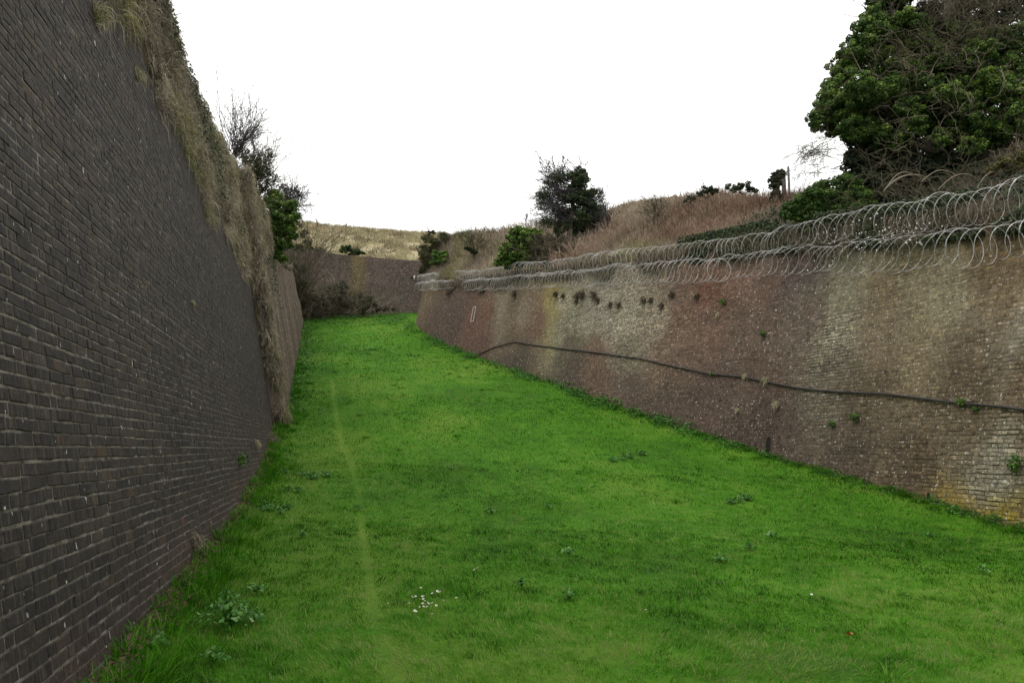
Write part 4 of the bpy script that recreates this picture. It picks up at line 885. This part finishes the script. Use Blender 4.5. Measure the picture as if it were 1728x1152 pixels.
bush('ivy_bush', 'low rounded ivy bush on the wall top, left foot of the big ivy tree', 'bush', [(1335, 352, 17), (1352, 340, 22), (1375, 328, 25), (1400, 318, 26), (1425, 308, 24), (1365, 362, 20), (1395, 350, 28), (1425, 340, 28), (1450, 352, 26), (1345, 368, 14), (1400, 375, 18), (1440, 325, 24), (1462, 335, 24), (1470, 365, 22), (1420, 365, 22), (1380, 350, 24), (1325, 362, 12), (1445, 375, 16)], 20.2, M['ivy'], 81, 300, .058, (.1, .85), 14)
# bramble thicket under the tree
rng = np.random.default_rng(82); e = empty('bramble_thicket', P3(1570, 375, 18.6)); tag(e, 'tangle of arching bare bramble stems in the shade under the ivy tree', 'bramble')
a = Acc()
for _ in range(210):
    c = at(rng.uniform(1440, 1740), rng.uniform(300, 385), rng.uniform(18.2, 20.5)); d = np.array([rng.normal(0, .9), -.5, rng.normal(.5, .4)])
    grow(a, rng, c, d, 1.1, .009, 1, [4], .55, .16, -.13, .7, 3, 9, .6, .005)
for x in (1545, 1548, 1556, 1612, 1640, 1690):
    P = polyline(rng, at(x + 14, 305, 17.8), np.array([-.5, -.2, .35]), 1.4, 10, .05, -.16); V, f = tube(P, np.linspace(.013, .007, 11), 4); a.add(V, f, tint=.95)
a.build('stems', M['twig'], e)
a = Acc(); blob_leaves(a, [P3(x, y, 20.0) + (r * pm(20),) for x, y, r in ((1480, 365, 30), (1520, 345, 34), (1560, 360, 30), (1600, 340, 30), (1500, 320, 34), (1640, 330, 28), (1680, 330, 26), (1720, 330, 30))], 60, .08, rng, (.0, .45), 10); a.build('foliage', M['ivyd'], e)
bush('yellow_bush', 'yellow green leafy bush at the right photo edge above the wire', 'bush', [(1690, 275, 17), (1715, 268, 20), (1735, 262, 22), (1670, 288, 12), (1720, 285, 18), (1760, 262, 26)], 17.6, M['olive'], 83, 260, .05, (.3, .95), 12, {'n': 10, 'r': .012, 'ch': [6, 3], 'tint': .7})
bush('green_bush', 'dark leafy bush on the bank at the right photo edge, under the yellow bush', 'bush', [(1700, 312, 18), (1725, 305, 20), (1745, 318, 22), (1680, 318, 14), (1770, 310, 26)], 17.6, M['ivy'], 84, 200, .06, (.1, .7), 10)
# thorn tree in the middle of the right bank
def thorn():
    Y = 36.0; rng = np.random.default_rng(91); s = pm(Y); base = at(962, 402, Y); e = empty('thorn_tree', [float(v) for v in base]); tag(e, 'wind swept dark thorn tree with ivy clad middle on the skyline of the right bank', 'tree')
    a = Acc(); P = np.array([base + [0, 0, -.5], base + [0, 0, .5], at(966, 355, Y), at(968, 310, Y), at(972, 285, Y)]); V, f = tube(P, [.16, .13, .10, .07, .03], 8); a.add(V, f); a.build('trunk', M['bark'], e)
    tw = Acc()
    for _ in range(85):
        st = at(rng.uniform(950, 975), rng.uniform(300, 385), Y + rng.normal(0, .2)); ang = rng.uniform(-.15, .75)
        d = np.array([-1, rng.normal(0, .55), ang + .1]); grow(tw, rng, st, d, rng.uniform(.8, 1.55), .022, 2, [5, 4], .35, .12, .012, .5, 3, 6, .42, .0085)
    for _ in range(44):
        st = at(rng.uniform(975, 995), rng.uniform(330, 392), Y + rng.normal(0, .2)); d = np.array([1, rng.normal(0, .55), rng.uniform(-.1, .65)]); grow(tw, rng, st, d, rng.uniform(.5, 1.0), .02, 2, [5, 4], .35, .14, .012, .55, 3, 6, .45, .0085)
    for _ in range(26):
        st = at(rng.uniform(945, 990), rng.uniform(280, 320), Y); d = np.array([rng.normal(-.3, .6), rng.normal(0, .5), 1]); grow(tw, rng, st, d, .45, .014, 2, [4, 3], .35, .14, 0, .6, 3, 5, .5, .0085)
    tw.build('twigs', M['gtwig'], e)
    a = Acc(); B = [(975, 290, 15), (985, 305, 18), (970, 310, 18), (990, 330, 18), (975, 340, 22), (995, 350, 17), (965, 360, 22), (985, 370, 22), (955, 380, 20), (1000, 372, 14), (960, 335, 15), (975, 385, 20), (962, 298, 10), (982, 296, 14), (968, 322, 18), (978, 318, 18), (992, 340, 16), (1005, 358, 12), (948, 362, 14), (945, 388, 14), (1008, 380, 12)]
    blob_leaves(a, [P3(x, y, Y + rng.normal(0, .2)) + (r * s,) for x, y, r in B], 190, .070, rng, (.25, 1.0), 12)
    blob_leaves(a, [P3(x, y, Y + rng.normal(0, .3)) + (r * s,) for x, y, r in ((930, 318, 18), (915, 330, 14), (935, 305, 22), (925, 330, 24), (935, 355, 24), (925, 375, 18), (950, 290, 18), (1012, 345, 18), (1020, 368, 18), (1005, 325, 16), (945, 330, 24), (915, 345, 16))], 62, .055, rng, (.3, 1.0), 13)
    a.build('ivy_foliage', M['ivyd'], e)
thorn()
bush('green_bush', 'bright green round leafy bush above the wire, left of the thorn tree', 'bush', [(880, 392, 15), (895, 392, 14), (868, 402, 14), (885, 405, 18), (900, 405, 14), (855, 420, 14), (870, 420, 16), (850, 434, 12), (865, 436, 12), (880, 425, 14), (910, 394, 9), (842, 442, 10), (858, 446, 11), (876, 442, 12), (892, 432, 13), (905, 422, 12), (848, 428, 11), (890, 418, 14), (868, 412, 14), (905, 398, 12), (870, 392, 12)], 35.5, M['ivy'], 92, 150, .11, (.25, 1.0), 10)
bush('brown_shrub', 'dull olive brown twiggy shrub between the bright green bush and the thorn tree', 'shrub', [(915, 405, 15), (935, 415, 16), (905, 425, 14), (925, 432, 12), (945, 402, 12), (900, 440, 11), (940, 435, 12), (915, 445, 10), (950, 420, 12), (930, 400, 12)], 34.8, M['scrub'], 93, 80, .06, (.0, .6), 9, {'n': 44, 'r': .014, 'ch': [5, 4], 'tint': .5, 'rmin': .008})
bush('bare_shrub', 'bare brown twiggy shrub standing alone on the dry bank right of the far corner', 'shrub', [(800, 400, 22), (785, 405, 18), (818, 402, 18), (802, 388, 12)], 43.4, None, 94, 0, 0, (0, 1), 0, {'n': 20, 'r': .018, 'ch': [5, 4], 'tint': .55, 'rmin': .010, 'sp': .35, 'len': 1.0}, root=(800, 428))
bush('small_shrub', 'small dark leafy shrub at the foot of the bare shrub on the dry bank', 'shrub', [(797, 424, 8), (790, 420, 7), (803, 426, 6)], 43.2, M['ivyd'], 95, 120, .09, (0, .7), 8)
bush('leafy_shrub', 'light green leafy shrub on the bank end above the far razor wire bundles', 'shrub', [(738, 430, 11), (733, 440, 10), (748, 428, 9), (745, 440, 8)], 47.0, M['lime'], 96, 120, .11, (.2, 1), 8)
bush('olive_shrub', 'olive shrub clinging to the rounded end of the right bank', 'shrub', [(717, 420, 13), (716, 440, 13), (713, 456, 11), (722, 404, 13), (735, 408, 14), (748, 402, 12), (728, 425, 13), (726, 445, 12), (735, 455, 10), (720, 430, 13)], 48.2, M['olive'], 97, 110, .085, (0, .75), 9, {'n': 16, 'r': .02, 'ch': [5, 3], 'tint': .4, 'rmin': .012})
bush('skyline_shrub', 'small dark shrub on the skyline at the end of the right bank', 'shrub', [(724, 393, 6), (731, 392, 5), (722, 399, 5)], 50.0, M['ivyd'], 98, 120, .10, (0, .7), 7)
bush('crest_shrub', 'dark ivy clump with a bare sprig on the crest, leftmost of the crest clumps', 'shrub', [(1190, 321, 9), (1202, 322, 10), (1180, 327, 7)], 30.5, M['ivyd'], 99, 200, .075, (0, .8), 8, {'n': 8, 'r': .01, 'ch': [4, 2], 'tint': .3, 'len': 1.5})
bush('crest_shrub', 'wide rounded green clump on the crest of the bramble bank, nearest the ivy covered stump', 'shrub', [(1250, 314, 11), (1264, 315, 11), (1240, 318, 9), (1273, 321, 8), (1228, 314, 7)], 29.8, M['ivyd'], 100, 220, .07, (.3, 1), 9)
bush('crest_shrub', 'small low ivy clump on the crest farthest down the bramble slope', 'shrub', [(1163, 334, 6), (1156, 339, 5), (1171, 334, 5)], 31, M['ivyd'], 101, 160, .07, (0, .8), 7)
bush('bare_shrub', 'bare grey twigs against the sky between the thorn tree and the crest clumps', 'shrub', [(1105, 340, 14), (1120, 338, 12), (1092, 348, 9)], 31.5, None, 102, 0, 0, (0, 1), 0, {'n': 20, 'r': .012, 'ch': [4, 3], 'tint': .4, 'rmin': .007, 'sp': .4}, root=(1108, 366))
bush('bare_shrub', 'small bare thorny shrub at the right foot of the thorn tree', 'shrub', [(1020, 372, 14), (1035, 365, 12), (1025, 352, 10)], 35, None, 103, 0, 0, (0, 1), 0, {'n': 20, 'r': .012, 'ch': [4, 3], 'tint': .35, 'rmin': .008, 'sp': .4, 'mat': M['gtwig']}, root=(1022, 392))
# dry reed-like stalks below the thorn tree
rng = np.random.default_rng(104); a = Acc()
for _ in range(240):
    p = at(rng.uniform(930, 1060), 0, 33.5); h, d, _s2 = bank_h([p[0]], [33.5 + rng.normal(0, .6)]); grow(a, rng, [p[0], 33.5, h[0]], [rng.normal(-.2, .5), rng.normal(0, .4), 1], rng.uniform(.4, .95), .009, 1, [3], .85, .1, -.01, .4, 3, 5, .5, .006)
o = a.build('dead_stalks', M['bramble']); tag(o, 'pinkish dead stalks massed below the thorn tree', 'dead stalks', kind='stuff')
# left skyline plants
bush('bare_shrub', 'tall bare grey shrub with long upright twigs on the crest above the left wall', 'shrub', [(395, 205, 26), (410, 215, 24), (388, 190, 18), (420, 228, 16), (425, 200, 14)], 21.5, None, 111, 0, 0, (0, 1), 0, {'n': 44, 'r': .013, 'ch': [5, 3], 'tint': .45, 'rmin': .0045, 'sp': .25, 'len': 1.25, 'sh': .4, 'spread': .4, 'mat': M['gtwig']}, root=(395, 262))
bush('twiggy_shrub', 'dense twiggy olive shrub on the left crest, between the bare shrub and the ivy bush', 'shrub', [(425, 272, 20), (443, 280, 22), (450, 262, 14), (435, 300, 20), (458, 300, 18), (412, 255, 14), (425, 290, 20), (448, 318, 16), (418, 268, 16), (405, 250, 12)], 24.6, M['ivyd'], 112, 85, .055, (.2, 1), 9, {'n': 64, 'r': .014, 'ch': [5, 4], 'tint': .5, 'rmin': .005, 'sp': .3, 'len': 1.15}, root=(432, 328))
bush('thorn_shrub', 'small wind bent dark thorn bush on the left skyline above the ivy bush', 'shrub', [(488, 325, 15), (500, 322, 12), (478, 318, 10), (505, 332, 9)], 31, M['ivyd'], 113, 60, .07, (0, .6), 6, {'n': 34, 'r': .014, 'ch': [5, 4], 'tint': .3, 'rmin': .007, 'sp': .3, 'mat': M['gtwig']}, root=(482, 362))
bush('ivy_bush', 'bright ivy bush hanging over the far end of the left bank', 'bush', [(462, 345, 16), (478, 350, 15), (470, 368, 18), (488, 372, 13), (455, 365, 14), (478, 390, 15), (463, 388, 14), (485, 398, 12), (462, 408, 14), (476, 415, 13), (468, 430, 12), (455, 430, 10), (490, 358, 14), (455, 340, 14), (452, 385, 14), (452, 410, 12), (492, 345, 14), (470, 330, 14), (488, 382, 15), (478, 436, 10), (498, 365, 12), (494, 395, 12), (488, 412, 11), (458, 325, 12)], 28.5, M['ivy'], 114, 260, .062, (.25, 1.0), 14)
bush('brown_shrub', 'brown twiggy shrub at the left end of the far wall below the hill', 'shrub', [(512, 395, 14), (508, 420, 14), (505, 450, 12), (518, 410, 10), (505, 380, 10), (512, 480, 12)], 50, M['olive'], 115, 50, .10, (0, .5), 6, {'n': 46, 'r': .022, 'ch': [5, 4], 'tint': .5, 'rmin': .012, 'sp': .4}, root=(506, 500))
# far wall: shrubs on top and at its foot
bush('dark_shrub', 'smaller dark green shrub on top of the far wall, at left', 'shrub', [(525, 421, 7), (536, 421, 7), (545, 423, 5)], 60.5, M['ivy'], 121, 90, .15, (0, .55), 8)
bush('dark_shrub', 'larger dark green shrub on top of the far wall, near its middle', 'shrub', [(580, 421, 8), (592, 420, 10), (603, 424, 7), (594, 429, 6), (612, 428, 5)], 60.3, M['ivy'], 122, 90, .15, (0, .6), 8)
bush('grey_bramble', 'grey tangled bramble heaped against the foot of the far wall', 'bramble', [(545, 505, 20), (570, 503, 20), (595, 510, 18), (530, 520, 18), (555, 522, 18), (585, 521, 14), (615, 515, 14), (520, 495, 16), (635, 520, 11), (575, 485, 16), (520, 535, 14), (540, 532, 13), (605, 500, 14), (625, 505, 12), (650, 520, 9), (555, 490, 15), (560, 535, 10), (590, 530, 10), (610, 527, 9), (520, 515, 16), (535, 500, 16), (665, 522, 6)], 55.5, M['scrub'], 123, 70, .10, (.1, 1), 9, {'n': 150, 'r': .022, 'ch': [4, 3], 'tint': .7, 'rmin': .013, 'sp': .7}, root=(570, 535), jy=.8)
bush('brown_shrub', 'rusty brown shrub at the end of the left brick wall by the far grey bramble', 'shrub', [(512, 510, 11), (510, 530, 11), (515, 495, 10)], 53, M['bramble'], 124, 70, .12, (.0, .6), 8, {'n': 30, 'r': .02, 'ch': [4, 3], 'tint': .5, 'rmin': .012, 'sp': .4}, root=(510, 545))
# ------------------------------------------------------------------ nettles and weeds
rng = np.random.default_rng(131); a = Acc()
def weeds_strip(acc, xy, r, n, size, hgt, tone=.5):
    q = xy + rng.normal(0, r, (n, 2)); z = gz(q[:, 0], q[:, 1]) + hgt * rng.random(n) ** 1.4
    leaves(acc, np.stack([q[:, 0], q[:, 1], z], -1), np.tile([0, -.2, 1.], (n, 1)), size * (.6 + .8 * rng.random(n)), rng, tone + rng.normal(0, .22, n), .7)
for _ in range(150):     # foot of the right wall
    y = rng.uniform(22, 47.5) ; x = float(xright(y)) - abs(rng.normal(.25, .2)); weeds_strip(a, np.array([x, y]), .16, 26, .085, .22, .42)
for _ in range(60):
    y = rng.uniform(12.5, 22); x = float(xright(y)) - abs(rng.normal(.1, .12)); weeds_strip(a, np.array([x, y]), .10, 18, .055, .10, .42)
for _ in range(130):     # far lawn edges and left foot
    y = rng.uniform(24, 55); x = float(xleft(y, zl(y))) + abs(rng.normal(.1, .22 + .5 * (rng.random() < .25))); weeds_strip(a, np.array([x, y]), .22, 20, .08, .14, .6)
for _ in range(60):
    p = g_px(rng.uniform(510, 690), rng.uniform(528, 545)); weeds_strip(a, p[:2], .3, 22, .11, .2, .45)
o = a.build('nettles', M['weed']); tag(o, 'low green nettles and weeds fringing the foot of the walls', 'weeds', kind='stuff')
rng = np.random.default_rng(133); a = Acc(); n = 3400; y = np.r_[3.5 + 18 * rng.random(n // 2) ** 1.4, 12.5 + 30 * rng.random(n - n // 2) ** 1.3]
lft = np.arange(n) < n // 2; x = np.where(lft, xleft(y, zl(y)) + .02 + abs(rng.normal(0, .10, n)), xright(y) - .02 - abs(rng.normal(0, .12, n)))
leaves(a, np.stack([x, y, gz(x, y) + .015 + .04 * rng.random(n)], -1), np.tile([0, -.2, 1.], (n, 1)), .025 + .035 * rng.random(n), rng, .04 + .34 * rng.random(n), .6)
o = a.build('leaf_litter', M['bramble']); tag(o, 'brown dead leaf litter caught along the foot of both brick walls', 'leaf litter', kind='stuff')
def rosette(px, py, n, r, size, label, group, seed, name='weed', hgt=.05, tone=.6):
    size = size * .8; n = int(n * 1.5)
    rg = np.random.default_rng(seed); c = g_px(px, py); c[2] = float(gz(c[0], c[1])); acc = Acc(); th = rg.random(n) * 6.28; rr = r * rg.random(n) ** .8
    q = np.stack([c[0] + rr * np.cos(th), c[1] + rr * np.sin(th)], -1); z = gz(q[:, 0], q[:, 1]) + .01 + hgt * (1 - rr / r * .7) * (.5 + rg.random(n))
    st = np.stack([np.tile(c + [0, 0, -.01], (n, 1)), np.tile(c + [.004, 0, -.01], (n, 1)), np.stack([q[:, 0], q[:, 1], z], -1)], 1).reshape(-1, 3); acc.add(st, [np.arange(3 * n).reshape(-1, 3)], tint=.3)
    leaves(acc, np.stack([q[:, 0], q[:, 1], z], -1), np.stack([.5 * np.cos(th), .5 * np.sin(th), 1 + 0 * th], -1), size * (.6 + .8 * rg.random(n)), rg, tone + rg.normal(0, .25, n), .72, .1)
    o = acc.build(name, M['weed'], origin=c); tag(o, label, 'weed', group)
rosette(388, 1055, 150, .26, .055, 'largest broad leaved weed clump, in the grass beside the dark left wall', None, 1, hgt=.14, tone=.7)
GL = 'weeds in the lawn near the left wall'; LL = 'small pale green weed in the lawn close to the dark left wall'
GM = 'weeds in the middle of the lawn'; LM = 'small broad leaved weed in the open lawn'
def patch(spots, lab, grp, seed, tone):
    rg = np.random.default_rng(seed); k = 0
    for (x, y, r) in spots:
        c = g_px(x, y); dist = c[1]; cnt = 1 if r <= .12 else 4
        for q in range(cnt):
            d = rg.normal(0, r * .55, 2) if cnt > 1 else np.zeros(2)
            pp = proj(np.array([c[0] + d[0], c[1] + d[1], float(gz(c[0] + d[0], c[1] + d[1]))]))
            rosette(pp[0], pp[1], 34, min(r, .085) * (1 + .015 * dist), .042 * (1 + .02 * dist), lab, grp, seed * 100 + k, tone=tone); k += 1
patch(((510, 800, .3), (530, 806, .22), (545, 802, .25), (486, 827, .12), (505, 828, .12), (510, 905, .1), (428, 1045, .08), (265, 1090, .12), (360, 1118, .1), (450, 862, .2), (475, 858, .2), (385, 1010, .08), (430, 1000, .1)), LL, GL, 3, .72)
patch(((830, 865, .12), (925, 855, .12), (1040, 775, .28), (1060, 770, .2), (1260, 840, .2), (1245, 848, .18), (1302, 905, .12), (1570, 905, .12), (1085, 765, .16), (880, 990, .05), (1265, 925, .1), (605, 858, .1), (700, 600, .3), (760, 790, .12), (960, 1010, .06), (1215, 945, .12), (1660, 965, .08), (585, 545, .3), (620, 590, .3), (960, 935, .1)), LM, GM, 5, .6)
# daisies
rng = np.random.default_rng(141); proto = None
for i in range(40):
    if i < 26: px, py = rng.normal(718, 14), rng.normal(1027, 7)
    else: px, py = [(805, 967), (800, 968), (708, 1022), (742, 1010), (1370, 1010), (945, 733), (820, 706), (893, 733), (1090, 1040), (690, 1030), (585, 880), (738, 1005), (770, 1020), (655, 1030)][i - 26]
    p = g_px(px, py); z = float(gz(p[0], p[1])) + rng.uniform(.035, .06)
    if proto is None:
        a = Acc(); th = np.arange(12) * 2 * math.pi / 12; ro = np.where(np.arange(24) % 2 == 0, .0125, .0085); t2 = np.arange(24) * 2 * math.pi / 24
        V = np.concatenate([[[0, 0, .002]], np.stack([ro * np.cos(t2), ro * np.sin(t2), .003 + 0 * t2], -1)]); a.add(V, [np.array([[0, 1 + k, 1 + (k + 1) % 24] for k in range(24)])], tint=.9)
        V = np.concatenate([[[0, 0, .0065]], np.stack([.0042 * np.cos(th), .0042 * np.sin(th), .0035 + 0 * th], -1)]); a.add(V, [np.array([[0, 1 + k, 1 + (k + 1) % 12] for k in range(12)])], tint=.1)
        V, f = tube(np.array([[0, 0, .002], [.002, 0, -.012], [0, 0, -.03]]), .0008, 4); a.add(V, f, tint=.1)
        proto = a.build('daisy', M['petal']); o = proto
    else: o = proto.copy(); COL.objects.link(o)
    o.location = (p[0], p[1], z); o.rotation_euler = (rng.normal(-.3, .3), rng.normal(0, .3), rng.random() * 6); o.scale = (1, 1, 1) if i < 26 else (1.15, 1.15, 1)
    tag(o, 'tiny white daisy flower open in the short lawn', 'daisy', 'daisies scattered in the lawn')
# fallen orange leaf
p = g_px(1435, 1079); a = Acc(); th = np.linspace(0, 2 * math.pi, 15)[:-1]; r = .03 * (1 + .25 * np.cos(5 * th))
V = np.concatenate([[[0, 0, .006]], np.stack([r * np.cos(th), .7 * r * np.sin(th), .012 * np.cos(2 * th)], -1)]); V = np.concatenate([V, V - [0, 0, .002]])
a.add(V, [np.array([[0, 1 + k, 1 + (k + 1) % 14] for k in range(14)] + [[15, 16 + (k + 1) % 14, 16 + k] for k in range(14)])]); o = a.build('fallen_leaf', M['leafdead']); o.location = (p[0], p[1], float(gz(p[0], p[1])) + .045); o.rotation_euler = (-.5, .2, .4)
tag(o, 'single orange brown dead leaf lying on the lawn', 'leaf')
# ------------------------------------------------------------------ plants rooted in the walls
def wall_plant(p, nrm, kind, r, label, seed, group=None):
    rg = np.random.default_rng(seed); acc = Acc(); p = np.asarray(p, float); nrm = np.asarray(nrm, float)
    if kind == 'leaf':
        n = 90; u = rg.normal(0, 1, (n, 3)); u /= np.linalg.norm(u, axis=1)[:, None]; q = p + nrm * r * .6 + u * r * np.array([1, 1, .9]) * (.4 + .6 * rg.random((n, 1)))
        leaves(acc, q, u + nrm * .6 + [0, 0, .4], (.03 + r * .16) * (.6 + .8 * rg.random(n)), rg, .45 + rg.normal(0, .25, n)); m = M['lime']
    else:
        n = 130; q = p + rg.normal(0, r * .28, (n, 3)); hang(acc, q, nrm + [0, 0, .4], r * (1.0 + 1.3 * rg.random(n)), .006 + .004 * rg.random(n), rg, (.55 if kind == 'dry' else .93) + rg.normal(0, .14 if kind == 'dry' else .05, n)); m = M['dry']
    o = acc.build('wall_plant' if kind == 'leaf' else 'grass_tuft', m, origin=p); tag(o, label, 'wall plant' if kind == 'leaf' else 'grass tuft', group)
ln_ = np.array([.95, .2, .2])
for i, (x, y, k, r, lab) in enumerate(((402, 776, 'leaf', .13, 'small green plant growing from the dark left wall, lower left of the yellowish tuft'), (430, 750, 'green', .10, 'yellowish green tuft on the dark left wall near its far end'), (325, 915, 'dry', .10, 'brown dry tuft hanging from a gap low in the dark left wall'), (336, 948, 'dry', .12, 'brown dry tuft at the very foot of the dark left wall'), (452, 742, 'dry', .22, 'pale dry grass clump beside the far end of the dark left wall'), (160, 28, 'green', .16, 'green tuft at the ragged top of the dark left wall'), (229, 128, 'green', .10, 'small green tuft just under the hanging dry grass of the left wall'), (470, 680, 'dry', .28, 'pale dry clump at the foot of the joint between the two left walls'), (323, 512, 'green', .05, 'tiny green sprig in the middle of the dark left wall'))):
    wall_plant(l_px(x, y), ln_, k, r, lab, 200 + i)
GR = 'plants rooted in the right wall'
for i, (x, y, k, r, lab) in enumerate(((1448, 703, 'leaf', .13, 'bushy green plant on the right wall below the cable, right of centre'), (1722, 785, 'leaf', .18, 'bright green leafy plant on the right wall at the photo edge'), (1408, 715, 'leaf', .09, 'faint green plant on the right wall left of the bushy one under the cable'), (1627, 679, 'leaf', .11, 'dark green plant sprouting over the cable near the right photo edge'), (1260, 636, 'green', .10, 'first yellowish tuft on the cable, on the left'), (1295, 642, 'green', .12, 'second yellowish tuft on the cable, right of the first'), (1383, 800, 'leaf', .13, 'dark weed at the foot of the right wall right of the drain slot'), (1223, 510, 'leaf', .13, 'dark green plant high on the right wall under the lower wire coil'), (1290, 563, 'leaf', .10, 'small plant on the right wall midway between wire and cable'), (1313, 683, 'green', .12, 'yellow brown tuft on the right wall just under the cable'), (1247, 692, 'green', .08, 'tiny yellow tuft on the right wall left of the larger one under the cable'), (1213, 533, 'green', .09, 'pale green sprig under the dark plant high on the right wall'), (1290, 765, 'leaf', .10, 'leafy tuft at the bottom of the dark drain slot'), (1204, 631, 'leaf', .07, 'small green sprig sitting on the cable, leftmost'), (1650, 690, 'leaf', .06, 'tiny green sprig just below the cable near the right photo edge'))):
    s, z = r_hit(x, y); nn = -rnorm(np.array(s)); wall_plant(rpt(np.array(s), np.array(z), np.array(.02)), np.array([nn[0], nn[1], .2]), k, r, lab, 230 + i)
LD = 'dark dead tuft rooted below the razor wire on the grey part of the right wall'; GD = 'dark tufts below the razor wire'
for i, (x, y, r) in enumerate(((940, 497, .14), (952, 500, .12), (975, 500, .16), (985, 497, .2), (975, 508, .1), (1005, 498, .16), (1011, 506, .13), (1032, 514, .1), (1046, 515, .13), (1088, 507, .12), (1100, 507, .1), (1118, 515, .1), (1135, 498, .12), (870, 497, .16), (855, 493, .12), (835, 492, .12), (1178, 500, .1))):
    rg = np.random.default_rng(260 + i); s, z = r_hit(x, y); nn = -rnorm(np.array(s)); p = rpt(np.array(s), np.array(z), np.array(.02)); acc = Acc(); n = 80
    hang(acc, p + rg.normal(0, r * .4, (n, 3)), np.array([nn[0], nn[1], .3]), r * (1 + 1.2 * rg.random(n)), .014 + .008 * rg.random(n), rg, .14 + .22 * rg.random(n)); o = acc.build('dead_tuft', M['dry'], origin=p); tag(o, LD, 'dead tuft', GD)
# ------------------------------------------------------------------ light, sky, camera
w = bpy.data.worlds.new('World'); scene.world = w; w.use_nodes = True; nt = w.node_tree; bg = nt.nodes['Background']
SUN_EL, SUN_AZ = math.radians(58), math.radians(-125)     # azimuth from +Y towards +X
sky = nt.nodes.new('ShaderNodeTexSky'); sky.sky_type = 'NISHITA'; sky.sun_disc = False; sky.sun_elevation = SUN_EL; sky.sun_rotation = SUN_AZ; sky.dust_density = 4; sky.air_density = 1.2
mx = nt.nodes.new('ShaderNodeMix'); mx.data_type = 'RGBA'; mx.inputs[0].default_value = .88; mx.inputs[7].default_value = (13.7, 13.6, 13.2, 1)   # cloud deck
nt.links.new(sky.outputs[0], mx.inputs[6]); nt.links.new(mx.outputs[2], bg.inputs['Color']); bg.inputs['Strength'].default_value = .1
sun = bpy.data.lights.new('sun', 'SUN'); sun.energy = 1.2; sun.angle = math.radians(35); sun.color = (1, .96, .9)
so = bpy.data.objects.new('sun', sun); COL.objects.link(so)
dv = Vector((math.sin(SUN_AZ) * math.cos(SUN_EL), math.cos(SUN_AZ) * math.cos(SUN_EL), math.sin(SUN_EL))); so.rotation_euler = dv.to_track_quat('Z', 'Y').to_euler(); so.location = dv * 60
cam = bpy.data.cameras.new('camera'); cam.lens = 28; cam.sensor_width = 36; cam.clip_end = 3000; cam.clip_start = .05
co = bpy.data.objects.new('camera', cam); COL.objects.link(co); co.rotation_euler = (math.pi / 2 + PITCH, 0, 0); scene.camera = co
scene.view_settings.view_transform = 'Standard'; scene.view_settings.look = 'None'; scene.view_settings.exposure = .4; scene.view_settings.gamma = 1
